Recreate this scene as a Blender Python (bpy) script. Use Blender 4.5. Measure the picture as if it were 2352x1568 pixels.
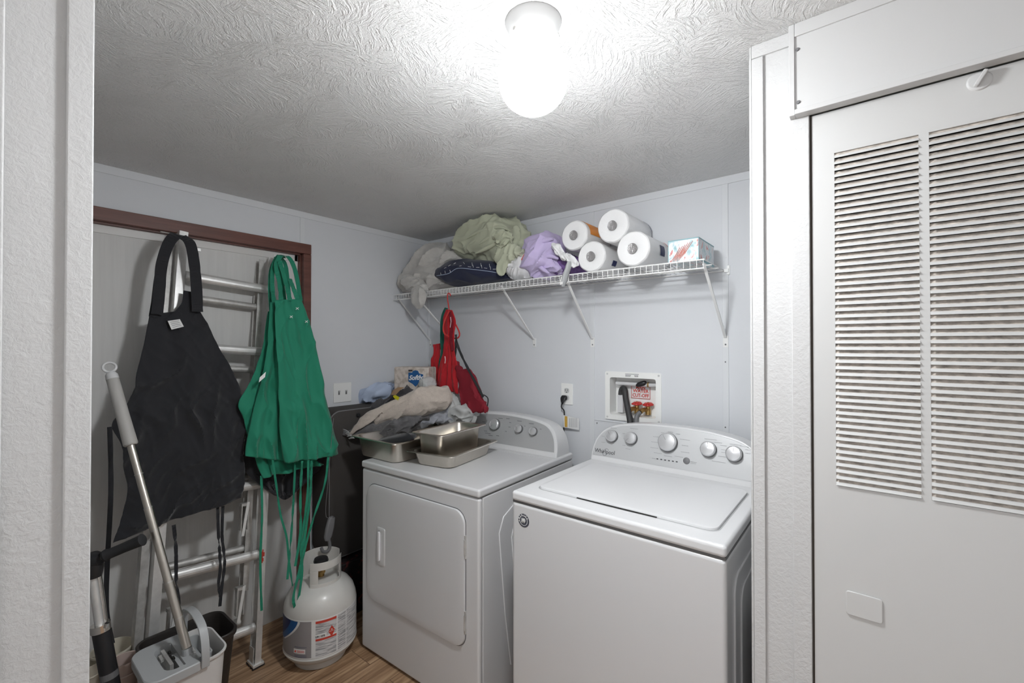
import bpy, bmesh, math, random
from mathutils import Vector, Matrix, noise
random.seed(7)
PI = math.pi
for o in list(bpy.data.objects): bpy.data.objects.remove(o)
S = bpy.context.scene
COL = S.collection

# ------------------------------------------------------------------ camera
H = 1.47
YAW, PITCH, FPX = math.radians(38.69), math.radians(0.509), 1021.2
cam = bpy.data.objects.new('camera', bpy.data.cameras.new('camera')); COL.objects.link(cam)
cam.data.sensor_width = 36.0; cam.data.lens = FPX/2352*36.0
cam.data.clip_start = 0.02
cam.location = (0, 0, H); cam.rotation_euler = (PI/2+PITCH, 0, YAW)
S.camera = cam
# ------------------------------------------------------------------ world and exposure
S.view_settings.view_transform = 'Standard'; S.view_settings.look = 'None'
S.view_settings.gamma = 1.0; S.view_settings.use_curve_mapping = False
S.view_settings.exposure = 0.86
W = bpy.data.worlds.new('world'); S.world = W; W.use_nodes = True
W.node_tree.nodes['Background'].inputs[0].default_value = (0.93, 0.96, 1.0, 1)
W.node_tree.nodes['Background'].inputs[1].default_value = 0.90
GLOBE = 165.0
# added fill light behind the camera, no lamp is known there
al = bpy.data.lights.new('fill_light', 'POINT'); al.shadow_soft_size = .14; al.energy = 2.5; al.color = (.95, .98, 1)
ao = bpy.data.objects.new('fill_light', al); COL.objects.link(ao); ao.location = (.30, -.50, 2.02)

# ------------------------------------------------------------------ geometry of the view, to lay things out where they stand
Fv = Vector((-math.sin(YAW)*math.cos(PITCH), math.cos(YAW)*math.cos(PITCH), math.sin(PITCH)))
Rv = Vector((math.cos(YAW), math.sin(YAW), 0)); Uv = Rv.cross(Fv); C0 = Vector((0, 0, H))
def ray(x, y): return Fv + Rv*((x-1176)/FPX) - Uv*((y-784)/FPX)
def onX(x, y, X): d = ray(x, y); return C0 + d*(X/d.x)
def onY(x, y, Y): d = ray(x, y); return C0 + d*(Y/d.y)
def onZ(x, y, Z): d = ray(x, y); return C0 + d*((Z-H)/d.z)
def onD(x, y, D): return C0 + ray(x, y)*D

# ------------------------------------------------------------------ materials
def nt(name):
    m = bpy.data.materials.new(name); m.use_nodes = True; t = m.node_tree
    return m, t, t.nodes['Principled BSDF']
def node(t, typ, **kw):
    n = t.nodes.new(typ)
    for k, v in kw.items():
        if k in n.inputs: n.inputs[k].default_value = v
        else: setattr(n, k, v)
    return n
def ramp(t, fac, stops):
    r = t.nodes.new('ShaderNodeValToRGB'); e = r.color_ramp.elements
    while len(e) < len(stops): e.new(0.5)
    for i, (p, c) in enumerate(stops):
        e[i].position = p; e[i].color = (*c, 1) if len(c) == 3 else c
    t.links.new(fac, r.inputs[0]); return r
def coords(t, scale=(1, 1, 1), kind='Object', rot=(0, 0, 0)):
    tc = t.nodes.new('ShaderNodeTexCoord'); mp = t.nodes.new('ShaderNodeMapping')
    mp.inputs['Scale'].default_value = scale; mp.inputs['Rotation'].default_value = rot
    t.links.new(tc.outputs[kind], mp.inputs[0]); return mp.outputs[0]
def mat(name, col, rough=.5, metal=0, bump=None, var=None, sheen=0, spec=.5, coat=0):
    """bump=(scale,strength,distance[,stretch]); var=(scale,amount[,stretch])"""
    m, t, b = nt(name)
    b.inputs['Base Color'].default_value = (*col, 1); b.inputs['Roughness'].default_value = rough
    b.inputs['Metallic'].default_value = metal; b.inputs['Specular IOR Level'].default_value = spec
    if sheen: b.inputs['Sheen Weight'].default_value = sheen; b.inputs['Sheen Roughness'].default_value = .5
    if coat: b.inputs['Coat Weight'].default_value = coat; b.inputs['Coat Roughness'].default_value = .15
    if var:
        st = var[2] if len(var) > 2 else (1, 1, 1)
        n = node(t, 'ShaderNodeTexNoise', Scale=var[0], Detail=5.0, Roughness=.6)
        t.links.new(coords(t, st), n.inputs['Vector'])
        a = var[1]
        r = ramp(t, n.outputs['Fac'], [(.3, [c*(1-a) for c in col]), (.7, [min(1, c*(1+a)) for c in col])])
        t.links.new(r.outputs[0], b.inputs['Base Color'])
    if bump:
        st = bump[3] if len(bump) > 3 else (1, 1, 1)
        n = node(t, 'ShaderNodeTexNoise', Scale=bump[0], Detail=4.0, Roughness=.6, Distortion=.4)
        t.links.new(coords(t, st), n.inputs['Vector'])
        bp = node(t, 'ShaderNodeBump', Strength=bump[1], Distance=bump[2])
        t.links.new(n.outputs['Fac'], bp.inputs['Height']); t.links.new(bp.outputs[0], b.inputs['Normal'])
    return m
def emis(name, col, s):
    m, t, b = nt(name); b.inputs['Base Color'].default_value = (*col, 1)
    b.inputs['Emission Color'].default_value = (*col, 1); b.inputs['Emission Strength'].default_value = s
    return m
def globe_glass():
    """opal glass with emission cut towards the neck to curb the glow on the ceiling"""
    m, t, b = nt('lit_opal_glass'); b.inputs['Base Color'].default_value = (.9, .9, .9, 1); b.inputs['Emission Color'].default_value = (.955, .98, 1, 1)
    tc = t.nodes.new('ShaderNodeTexCoord'); sp = t.nodes.new('ShaderNodeSeparateXYZ'); t.links.new(tc.outputs['Object'], sp.inputs[0])
    mr = t.nodes.new('ShaderNodeMapRange'); mr.interpolation_type = 'SMOOTHSTEP'
    for k, v in ((1, -.195), (2, -.118), (3, GLOBE), (4, GLOBE*.04)): mr.inputs[k].default_value = v
    t.links.new(sp.outputs['Z'], mr.inputs[0]); t.links.new(mr.outputs[0], b.inputs['Emission Strength']); return m
def wood_floor():
    m, t, b = nt('plank_floor'); b.inputs['Roughness'].default_value = .45
    tc = coords(t)
    br = node(t, 'ShaderNodeTexBrick', Scale=1.0); br.offset = .37
    br.inputs['Brick Width'].default_value = 1.2; br.inputs['Row Height'].default_value = .15
    br.inputs['Mortar Size'].default_value = .0012; br.inputs['Color1'].default_value = (0, 0, 0, 1); br.inputs['Color2'].default_value = (1, 1, 1, 1)
    mp = t.nodes.new('ShaderNodeMapping'); mp.inputs['Rotation'].default_value = (0, 0, PI/2)
    t.links.new(tc, mp.inputs[0]); t.links.new(mp.outputs[0], br.inputs['Vector'])
    st = t.nodes.new('ShaderNodeMapping'); st.inputs['Scale'].default_value = (26, 1.6, 1); t.links.new(tc, st.inputs[0])
    off = node(t, 'ShaderNodeVectorMath', operation='ADD'); t.links.new(st.outputs[0], off.inputs[0]); 
    sc = node(t, 'ShaderNodeVectorMath', operation='SCALE'); sc.inputs['Scale'].default_value = 7; t.links.new(br.outputs['Color'], sc.inputs[0]); t.links.new(sc.outputs[0], off.inputs[1])
    n = node(t, 'ShaderNodeTexNoise', Scale=1.6, Detail=8.0, Roughness=.65, Distortion=.9); t.links.new(off.outputs[0], n.inputs['Vector'])
    r = ramp(t, n.outputs['Fac'], [(.28, (.10, .05, .026)), (.42, (.28, .165, .09)), (.55, (.44, .28, .165)), (.75, (.58, .41, .25))])
    mx = node(t, 'ShaderNodeMix', data_type='RGBA', blend_type='MULTIPLY'); mx.inputs[0].default_value = 1
    g = ramp(t, br.outputs['Fac'], [(0, (1, 1, 1)), (1, (.25, .2, .18))])
    t.links.new(r.outputs[0], mx.inputs[6]); t.links.new(g.outputs[0], mx.inputs[7]); t.links.new(mx.outputs[2], b.inputs['Base Color'])
    return m
def stomp_ceiling():
    m, t, b = nt('stomped_ceiling'); b.inputs['Base Color'].default_value = (.76, .76, .755, 1); b.inputs['Roughness'].default_value = .55
    P = coords(t)
    wn = node(t, 'ShaderNodeTexNoise', Scale=3.0, Detail=2.0); t.links.new(P, wn.inputs['Vector'])
    ws = node(t, 'ShaderNodeVectorMath', operation='SCALE'); ws.inputs['Scale'].default_value = .25; t.links.new(wn.outputs['Color'], ws.inputs[0])
    wa = node(t, 'ShaderNodeVectorMath', operation='ADD'); t.links.new(P, wa.inputs[0]); t.links.new(ws.outputs[0], wa.inputs[1])
    vo = node(t, 'ShaderNodeTexVoronoi', Scale=10.0, voronoi_dimensions='2D'); t.links.new(wa.outputs[0], vo.inputs['Vector'])
    sx = t.nodes.new('ShaderNodeSeparateXYZ'); t.links.new(vo.outputs['Color'], sx.inputs[0])
    an = node(t, 'ShaderNodeMath', operation='MULTIPLY'); an.inputs[1].default_value = 6.283; t.links.new(sx.outputs[0], an.inputs[0])
    vr = node(t, 'ShaderNodeVectorRotate', rotation_type='Z_AXIS'); t.links.new(wa.outputs[0], vr.inputs['Vector']); t.links.new(an.outputs[0], vr.inputs['Angle'])
    sm = node(t, 'ShaderNodeVectorMath', operation='MULTIPLY'); sm.inputs[1].default_value = (26, 130, 1); t.links.new(vr.outputs[0], sm.inputs[0])
    n1 = node(t, 'ShaderNodeTexNoise', Scale=1.0, Detail=3.0, Roughness=.6, Distortion=.6); t.links.new(sm.outputs[0], n1.inputs['Vector'])
    n2 = node(t, 'ShaderNodeTexNoise', Scale=95.0, Detail=4.0, Roughness=.7, Distortion=1.0); t.links.new(P, n2.inputs['Vector'])
    r1 = ramp(t, n1.outputs['Fac'], [(.48, (0, 0, 0)), (.62, (1, 1, 1))])
    ad = node(t, 'ShaderNodeMath', operation='MULTIPLY_ADD'); ad.inputs[1].default_value = 2.0
    t.links.new(n2.outputs['Fac'], ad.inputs[0]); t.links.new(r1.outputs[0], ad.inputs[2])
    bp = node(t, 'ShaderNodeBump', Strength=.75, Distance=.003); t.links.new(ad.outputs[0], bp.inputs['Height']); t.links.new(bp.outputs[0], b.inputs['Normal'])
    return m
def striped(name, base, line, vec_scale, thr=(.45, .55), rough=.6, rot=(0, 0, 0)):
    """broken rows of tiny print"""
    m, t, b = nt(name); b.inputs['Roughness'].default_value = rough
    n = node(t, 'ShaderNodeTexNoise', Scale=1.0, Detail=2.0); t.links.new(coords(t, vec_scale, 'Object', rot), n.inputs['Vector'])
    r = ramp(t, n.outputs['Fac'], [(thr[0], base), (thr[1], line)]); t.links.new(r.outputs[0], b.inputs['Base Color']); return m

M = {}
M['wall'] = mat('pale_blue_wall', (.68, .695, .72), .6, bump=(260, .12, .002), var=(3, .015))
M['trimb'] = mat('pale_blue_trim', (.70, .715, .735), .5)
M['tex'] = mat('orange_peel_paint', (.55, .55, .548), .5, bump=(95, .36, .005, (1, 1, 1)), var=(4, .01))
M['texr'] = M['tex']
M['white'] = mat('white_paint', (.57, .57, .567), .45, bump=(30, .05, .002))
M['doorw'] = mat('white_metal_door', (.56, .56, .553), .45, bump=(60, .03, .002), var=(2.5, .012))
M['ceil'] = stomp_ceiling()
M['floor'] = wood_floor()
M['frame'] = mat('stained_brown_wood', (.135, .05, .036), .45, bump=(20, .1, .002, (1, .1, 1)), var=(6, .25, (8, .6, 8)))
M['slab'] = mat('wood_grain_door_skin', (.69, .685, .67), .6, bump=(9, .25, .002, (1, 9, .35)), var=(5, .04, (1, 10, .5)))
M['slabtrim'] = mat('pale_door_edge', (.72, .71, .69), .4)
M['alu'] = mat('worn_aluminium', (.78, .775, .76), .42, .6, bump=(40, .15, .001), var=(14, .12))
M['alud'] = mat('dull_aluminium', (.56, .55, .53), .5, .5, bump=(40, .15, .001), var=(20, .25))
M['steel'] = mat('brushed_steel', (.62, .58, .52), .30, 1.0, bump=(40, .05, .001), var=(12, .06))
M['chrome'] = mat('chrome', (.75, .73, .70), .18, 1.0)
M['appl'] = mat('white_enamel', (.60, .60, .605), .28, bump=(300, .03, .0005), coat=.2)
M['applp'] = mat('white_plastic', (.645, .645, .65), .32)
M['panelg'] = mat('silver_panel', (.45, .455, .46), .36, .25)
M['panell'] = mat('pale_silver_panel', (.53, .535, .54), .36, .2)
M['knob'] = mat('silver_knob', (.62, .62, .63), .28, .5)
M['knobd'] = mat('knob_shadow_ring', (.12, .12, .12), .4)
M['black'] = mat('black_twill', (.014, .0145, .018), .9, bump=(500, .25, .001), sheen=.25)
M['blackp'] = mat('black_plastic', (.018, .018, .02), .4)
M['rubber'] = mat('black_foam', (.02, .02, .022), .75, bump=(300, .2, .001))
M['green'] = mat('green_twill', (.007, .20, .115), .8, bump=(500, .2, .001), sheen=.15)
M['dkgreen'] = mat('dark_green_cloth', (.005, .085, .06), .85, bump=(400, .2, .001))
M['red'] = mat('red_twill', (.42, .005, .012), .8, bump=(400, .2, .001), sheen=.1)
M['maroon'] = mat('maroon_canvas', (.20, .005, .016), .85, bump=(300, .3, .001))
M['redp'] = mat('red_plastic', (.55, .04, .035), .35)
M['webbing'] = mat('black_webbing', (.03, .03, .033), .8, bump=(300, .3, .001))
M['sage'] = mat('sage_green_sheet', (.44, .46, .345), .75, bump=(60, .1, .002), sheen=.1)
M['greyb'] = mat('beige_grey_fleece', (.50, .485, .46), .95, bump=(90, .4, .003), var=(30, .08), sheen=.3)
M['navy'] = mat('navy_cloth', (.012, .016, .045), .85, bump=(300, .3, .001), sheen=.15)
M['lilac'] = mat('lilac_cloth', (.53, .45, .68), .85, bump=(200, .15, .001), sheen=.1)
M['whitec'] = mat('white_cloth', (.75, .75, .75), .85, bump=(150, .2, .002))
M['towel'] = mat('beige_terry_towel', (.50, .435, .38), .95, bump=(240, .9, .003), var=(60, .08), sheen=.3)
M['greyt'] = mat('dark_grey_cloth', (.115, .112, .115), .9, bump=(120, .5, .003), var=(50, .2), sheen=.2)
M['charc'] = mat('charcoal_cloth', (.055, .053, .058), .9, bump=(300, .3, .001), sheen=.2)
M['denim'] = mat('grey_blue_patterned_cloth', (.34, .35, .385), .9, bump=(150, .3, .002), var=(26, .2), sheen=.1)
M['ltblue'] = mat('light_blue_cloth', (.46, .54, .70), .85, bump=(200, .15, .002))
M['ltgrey'] = mat('light_grey_cloth', (.47, .475, .47), .9, bump=(150, .25, .002))
M['card'] = mat('cardboard', (.42, .27, .16), .8)
M['darkcase'] = mat('dark_brown_fabric', (.045, .040, .037), .75, bump=(500, .3, .001))
M['basket'] = mat('black_brown_plastic', (.024, .02, .018), .45, bump=(60, .6, .002, (.2, .2, 3)))
M['bucket'] = mat('light_bucket_plastic', (.62, .61, .60), .4)
M['bucketg'] = mat('grey_plastic', (.40, .41, .415), .45)
M['gripg'] = mat('grey_grip', (.42, .41, .39), .55)
M['cream'] = mat('cream_plastic', (.74, .69, .58), .5)
M['pinkish'] = mat('pinkish_beige_plastic', (.62, .50, .45), .5)
M['tank'] = mat('grey_white_tank_paint', (.60, .59, .56), .35, bump=(20, .05, .002), var=(7, .05), coat=.2)
M['brass'] = mat('brass', (.55, .36, .14), .35, 1.0, var=(30, .2))
M['blued'] = mat('blue_print', (.015, .09, .26), .45)
M['navyp'] = mat('navy_print', (.012, .02, .09), .5)
M['redprint'] = mat('red_print', (.55, .055, .035), .5)
M['orange'] = mat('orange_print', (.80, .28, .03), .5)
M['ink'] = mat('dark_print', (.05, .05, .055), .5)
M['inkg'] = mat('grey_print', (.33, .33, .34), .5)
M['paper'] = mat('white_label', (.74, .74, .73), .6)
M['greylabel'] = mat('grey_label', (.28, .265, .27), .5, var=(10, .05))
M['sticker'] = mat('navy_grey_sticker', (.06, .065, .085), .4)
M['plate'] = mat('bright_white_plate', (.86, .86, .84), .4)
M['stop'] = mat('old_brown_grey_wood', (.09, .075, .06), .7)
M['wire'] = mat('white_vinyl_wire', (.80, .80, .79), .4)
M['roll'] = mat('paper_towel_in_film', (.82, .82, .82), .35, bump=(28, .5, .006), coat=.5)
M['core'] = mat('foil_like_core', (.35, .34, .34), .25, .4, bump=(70, .9, .006))
M['film'] = mat('translucent_bag', (.66, .66, .67), .3, bump=(20, .5, .006), coat=.4)
M['hose'] = mat('dark_rubber_hose', (.035, .035, .036), .55, bump=(60, .3, .001))
M['hosegrey'] = mat('grey_hose', (.16, .16, .165), .5)
M['gold'] = mat('gold_band', (.6, .36, .06), .4)
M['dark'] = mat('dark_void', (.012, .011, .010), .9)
M['dust'] = mat('dusty_white_metal', (.50, .45, .40), .8, var=(60, .42, (1, 1, 2)))
M['boxdark'] = mat('black_red_print_box', (.02, .016, .016), .5, var=None)
M['teal'] = mat('teal_edge', (.24, .42, .46), .5)
def tissue_print():
    m, t, b = nt('floral_print'); b.inputs['Roughness'].default_value = .35
    v = node(t, 'ShaderNodeTexNoise', Scale=22.0, Detail=2.0, Distortion=2.5); t.links.new(coords(t, (1, 1, .5), 'Object', (0, .6, 0)), v.inputs['Vector'])
    r = ramp(t, v.outputs['Fac'], [(.30, (.28, .50, .54)), (.42, (.50, .66, .70)), (.50, (.80, .82, .84)), (.60, (.72, .76, .80)), (.68, (.66, .20, .15)), (.8, (.7, .35, .5))])
    t.links.new(r.outputs[0], b.inputs['Base Color']); return m
M['tissue'] = tissue_print()
M['blackredbox'] = striped('speckled_dark_box', (.014, .012, .012), (.16, .03, .03), (30, 30, 30), (.55, .72))
M['print'] = striped('tiny_print_rows', (.62, .62, .62), (.30, .30, .31), (20, 20, 260), (.46, .60))
M['plaid'] = striped('marbled_package', (.60, .54, .49), (.42, .36, .31), (40, 40, 40), (.45, .65))

# ------------------------------------------------------------------ objects and meshes
MW = {}
def tag(o, label=None, cat=None, group=None, kind=None):
    if label: o['label'] = label
    if cat: o['category'] = cat
    if group: o['group'] = group
    if kind: o['kind'] = kind
    return o
def thing(name, label, cat, loc=(0, 0, 0), rotz=0, group=None, kind=None):
    o = bpy.data.objects.new(name, None); COL.objects.link(o); o.empty_display_size = .05
    o.location = loc; o.rotation_euler = (0, 0, rotz)
    MW[o.name] = Matrix.Translation(loc) @ Matrix.Rotation(rotz, 4, 'Z')
    return tag(o, label, cat, group, kind)
def basis(d, up=Vector((0, 0, 1))):
    d = Vector(d).normalized()
    if abs(d.dot(up)) > .98: up = Vector((0, 1, 0))
    s = d.cross(up).normalized(); u = s.cross(d).normalized()
    return s, u, d
class MB:
    def __init__(s): s.v = []; s.f = []; s.mi = []; s.cur = 0
    def add(s, vs, fs):
        b = len(s.v); s.v += [Vector(v) for v in vs]
        for f in fs: s.f.append([b+i for i in f]); s.mi.append(s.cur)
        return s
    def box(s, a, b, rot=None, org=None):
        x0, y0, z0 = a; x1, y1, z1 = b
        vs = [Vector(p) for p in ((x0, y0, z0), (x1, y0, z0), (x1, y1, z0), (x0, y1, z0), (x0, y0, z1), (x1, y0, z1), (x1, y1, z1), (x0, y1, z1))]
        if rot is not None:
            o = Vector(org) if org is not None else Vector((0, 0, 0)); vs = [o + rot @ (v-o) for v in vs]
        return s.add(vs, [(0, 3, 2, 1), (4, 5, 6, 7), (0, 1, 5, 4), (1, 2, 6, 5), (2, 3, 7, 6), (3, 0, 4, 7)])
    def obox(s, c, ax, ay, az, hx, hy, hz):
        c = Vector(c); vs = []
        for k in (-1, 1):
            for (i, j) in ((-1, -1), (1, -1), (1, 1), (-1, 1)): vs.append(c+ax*(i*hx)+ay*(j*hy)+az*(k*hz))
        return s.add(vs, [(0, 3, 2, 1), (4, 5, 6, 7), (0, 1, 5, 4), (1, 2, 6, 5), (2, 3, 7, 6), (3, 0, 4, 7)])
    def loft(s, rings, cap=True, closed=True):
        n = len(rings[0]); b = len(s.v)
        for r in rings: s.v += [Vector(p) for p in r]
        for i in range(len(rings)-1):
            for j in range(n if closed else n-1):
                k = (j+1) % n; s.f.append([b+i*n+j, b+i*n+k, b+(i+1)*n+k, b+(i+1)*n+j]); s.mi.append(s.cur)
        if cap:
            s.f.append([b+j for j in range(n)][::-1]); s.mi.append(s.cur)
            s.f.append([b+(len(rings)-1)*n+j for j in range(n)]); s.mi.append(s.cur)
        return s
    def tube(s, pts, r, n=10, cap=True, flat=None):
        pts = [Vector(p) for p in pts]; rings = []; L = len(pts); pu = None
        for i, p in enumerate(pts):
            d = (pts[min(i+1, L-1)]-pts[max(i-1, 0)])
            if pu is None: sx, u, d = basis(d)
            else:
                d.normalize(); sx = d.cross(pu).normalized(); u = sx.cross(d)
            pu = u; rr = r[i] if isinstance(r, (list, tuple)) else r
            rings.append([p+sx*(rr*math.cos(2*PI*j/n))+u*(rr*(flat or 1)*math.sin(2*PI*j/n)) for j in range(n)])
        return s.loft(rings, cap)
    def lathe(s, prof, c=(0, 0, 0), ax=(0, 0, 1), n=40, cap=False):
        sx, u, d = basis(ax); c = Vector(c)
        return s.loft([[c+d*z+sx*(r*math.cos(2*PI*j/n))+u*(r*math.sin(2*PI*j/n)) for j in range(n)] for r, z in prof], cap)
    def prism(s, poly, o, ax, ay, az, d0, d1):
        o = Vector(o)
        return s.loft([[o+ax*p[0]+ay*p[1]+az*d for p in poly] for d in (d0, d1)])
    def build(s, name, m, parent=None, world=False, smooth=False, bev=0, seg=2, root=None, sub=0, solid=0):
        me = bpy.data.meshes.new(name)
        vs = s.v
        if world and parent is not None: inv = MW[parent.name].inverted(); vs = [inv @ v for v in vs]
        me.from_pydata([tuple(v) for v in vs], [], s.f)
        ms = m if isinstance(m, (list, tuple)) else [m]
        for x in ms: me.materials.append(M[x] if isinstance(x, str) else x)
        for p, i in zip(me.polygons, s.mi): p.material_index = min(i, len(ms)-1)
        bm = bmesh.new(); bm.from_mesh(me); bmesh.ops.recalc_face_normals(bm, faces=bm.faces); bm.to_mesh(me); bm.free()
        if smooth:
            for p in me.polygons: p.use_smooth = True
            try: me.set_sharp_from_angle(angle=math.radians(38))
            except Exception: pass
        o = bpy.data.objects.new(name, me); COL.objects.link(o)
        if parent is not None: o.parent = parent; MW[o.name] = MW[parent.name]
        else: MW[o.name] = Matrix.Identity(4)
        if solid:
            md = o.modifiers.new('solid', 'SOLIDIFY'); md.thickness = solid; md.offset = 0
        if bev:
            md = o.modifiers.new('bevel', 'BEVEL'); md.width = bev; md.segments = seg; md.limit_method = 'ANGLE'; md.angle_limit = math.radians(35)
            for p in me.polygons: p.use_smooth = True
            md.harden_normals = True
        if sub:
            md = o.modifiers.new('sub', 'SUBSURF'); md.levels = sub; md.render_levels = sub
        return o
def struct(o, label=None): o['kind'] = 'structure'; return o
def copy_tree(o, parent=None):
    c = o.copy(); COL.objects.link(c)
    if parent is not None: c.parent = parent
    for ch in [x for x in list(bpy.data.objects) if x.parent == o]: copy_tree(ch, c)
    return c
def rrect(w, h, r, n=6, cx=0, cy=0):
    out = []
    for (sx, sy, a) in ((1, 1, 0), (-1, 1, 90), (-1, -1, 180), (1, -1, 270)):
        for i in range(n+1):
            t = math.radians(a+90*i/n); out.append((cx+sx*(w/2-r)+r*math.cos(t), cy+sy*(h/2-r)+r*math.sin(t)))
    return out
def text(body, size, o, ax, ay, m, parent, name='lettering', ext=.0004, align='CENTER', world=False, bold=0, shear=0, sx=1):
    cu = bpy.data.curves.new('t', 'FONT'); cu.body = body; cu.size = size; cu.extrude = ext; cu.offset = bold; cu.shear = shear
    cu.align_x = align; cu.align_y = 'CENTER'; cu.resolution_u = 3; cu.space_line = .85
    ob = bpy.data.objects.new('t', cu); COL.objects.link(ob)
    dg = bpy.context.evaluated_depsgraph_get(); me = bpy.data.meshes.new_from_object(ob.evaluated_get(dg)); bpy.data.objects.remove(ob)
    ax = Vector(ax).normalized(); ay = Vector(ay).normalized(); az = ax.cross(ay); o = Vector(o)
    b = MB(); b.v = [o+ax*(v.co.x*sx)+ay*v.co.y+az*v.co.z for v in me.vertices]; b.f = [list(p.vertices) for p in me.polygons]; b.mi = [0]*len(b.f)
    return b.build(name, m, parent, world=world)
def cr(pts, n, closed=True):
    """Catmull-Rom resample to n points"""
    L = len(pts); P = [Vector(p) for p in pts]; dense = []
    segs = L if closed else L-1
    for i in range(segs):
        if closed: a, b, c, d = P[i-1], P[i], P[(i+1) % L], P[(i+2) % L]
        else: a, b, c, d = P[max(i-1, 0)], P[i], P[i+1], P[min(i+2, L-1)]
        for k in range(12):
            t = k/12; dense.append(.5*((2*b)+(c-a)*t+(2*a-5*b+4*c-d)*t*t+(3*b-3*c+d-a)*t**3))
    if not closed: dense.append(P[-1])
    acc = [0]
    for i in range(1, len(dense)+(1 if closed else 0)): acc.append(acc[-1]+(dense[i % len(dense)]-dense[i-1]).length)
    out = []; j = 0
    for k in range(n):
        s = acc[-1]*k/(n if closed else n-1)
        while j < len(acc)-2 and acc[j+1] < s: j += 1
        t = (s-acc[j])/max(1e-9, acc[j+1]-acc[j]); out.append(dense[j].lerp(dense[(j+1) % len(dense)], t))
    return out
def nz(p): return noise.noise(p)
def ridge(p): return (1-min(1, abs(noise.noise(p))*2.2))
def folds(co, fs, seed=0):
    """fs: list of (direction along the fold, spacing, amplitude, sharpness)"""
    d = 0
    w = Vector((nz(co*5+Vector((seed, 0, 0))), nz(co*5+Vector((0, seed+3, 0))), nz(co*5+Vector((0, 0, seed+7)))))*.07
    q = co+w
    for k, (dr, sp, amp, sh) in enumerate(fs):
        dr = Vector(dr).normalized(); al = dr*q.dot(dr)
        p = (q-al)/sp+al*(.22/sp)+Vector((seed*3.1+k*11, 5, 2))
        d += amp*(ridge(p)**sh-.45)
    return d
def blob(outline, depth, T, name, m, parent=None, fs=(((0, 0, 1), .06, .012, 2),), n=110, K=44, seed=0, plump=.62, zmin=None, dfun=None, px=True):
    """soft solid whose outline is laid out at a distance in front of the camera's standpoint and that swells T towards and away"""
    nf = Vector((Fv.x, Fv.y, 0)).normalized()
    o3 = [onD(x, y, depth) if px else Vector((x, y, 0)) for x, y in outline]
    ring = cr(o3, n); c = sum(ring, Vector())/n
    b = MB(); rings = []
    for k in range(1, K):
        ph = PI*k/K; rad = math.sin(ph)**plump; dz = -math.cos(ph)*T
        rr = []
        for p in ring:
            q = c+(p-c)*rad; dd = dfun(q) if dfun else 0
            rr.append(q+nf*(dz+dd))
        rings.append(rr)
    b.loft(rings, cap=True)
    # displacement along normals
    me = bpy.data.meshes.new('tmp'); me.from_pydata([tuple(v) for v in b.v], [], b.f)
    bm = bmesh.new(); bm.from_mesh(me); bmesh.ops.recalc_face_normals(bm, faces=bm.faces); bm.normal_update(); bm.verts.ensure_lookup_table()
    out = []
    for v in bm.verts:
        q = v.co+v.normal*folds(v.co, fs, seed)
        if zmin is not None and q.z < zmin: q.z = zmin+.0005*random.random()
        out.append(q.copy())
    bm.free(); bpy.data.meshes.remove(me)
    b.v = out
    return b.build(name, m, parent, world=parent is not None, smooth=True)
def sheet(rows, place, name, m, parent, nu=60, nv=90, fold=(), amp=1.0, seed=0, solid=.003, side=Vector((1, 0, 0)), vert=(6, .02), hemr=None):
    """hanging cloth: rows of left and right hem points from top to bottom, placed on a surface by place(x,y)"""
    Ls = cr([Vector((r[0], r[1], 0)) for r in rows], nv, False); Rs = cr([Vector((r[2], r[3], 0)) for r in rows], nv, False)
    b = MB(); vs = []
    for j in range(nv):
        v = j/(nv-1)
        for i in range(nu):
            u = i/(nu-1); p = Ls[j].lerp(Rs[j], u); w = place(p.x, p.y)
            k = vert[0]; ph = u*k+1.2*nz(Vector((u*2+seed, v*1.6, seed)))
            d = vert[1]*(.25+.75*v)*(math.sin(ph*2*PI*.5)*.6+nz(Vector((u*k*.9+seed, v*1.2, 3+seed)))*1.1)
            d += folds(w, fold, seed)*amp*(.4+.6*v) if fold else 0
            vs.append(w+side*d)
    fs = [(j*nu+i, j*nu+i+1, (j+1)*nu+i+1, (j+1)*nu+i) for j in range(nv-1) for i in range(nu-1)]
    b.add(vs, fs)
    return b.build(name, m, parent, world=True, smooth=True, solid=solid)
def ribbon(b, pts, w, t=.0015, wd=Vector((0, 1, 0)), n=30, wob=0, seed=0):
    """flat strap along pts"""
    P = cr(pts, n, False); rings = []
    for i, p in enumerate(P):
        d = (P[min(i+1, n-1)]-P[max(i-1, 0)]).normalized()
        a = wob*nz(Vector((i*.25, seed, 0)))*2.5
        s = Matrix.Rotation(a, 3, d) @ wd; s = (s-d*s.dot(d)).normalized(); u = d.cross(s)
        rings.append([p+s*(w/2)+u*t/2, p-s*(w/2)+u*t/2, p-s*(w/2)-u*t/2, p+s*(w/2)-u*t/2])
    b.loft(rings); return b
V = Vector
X_, Y_, Z_ = V((1, 0, 0)), V((0, 1, 0)), V((0, 0, 1))
#BODY
# ================================================================== SETTING
CZ, YW, XW, YP = 2.21, 2.10, -2.442, 1.23
def sbox(name, a, b, m, bev=0): return struct(MB().box(a, b).build(name, m, bev=bev))
sbox('floor', (-3.0, -3.0, -.1), (3.0, 2.5, 0), 'floor')
sbox('ceiling', (-3.0, -3.0, CZ), (3.0, 2.5, CZ+.1), 'ceil')
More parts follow.
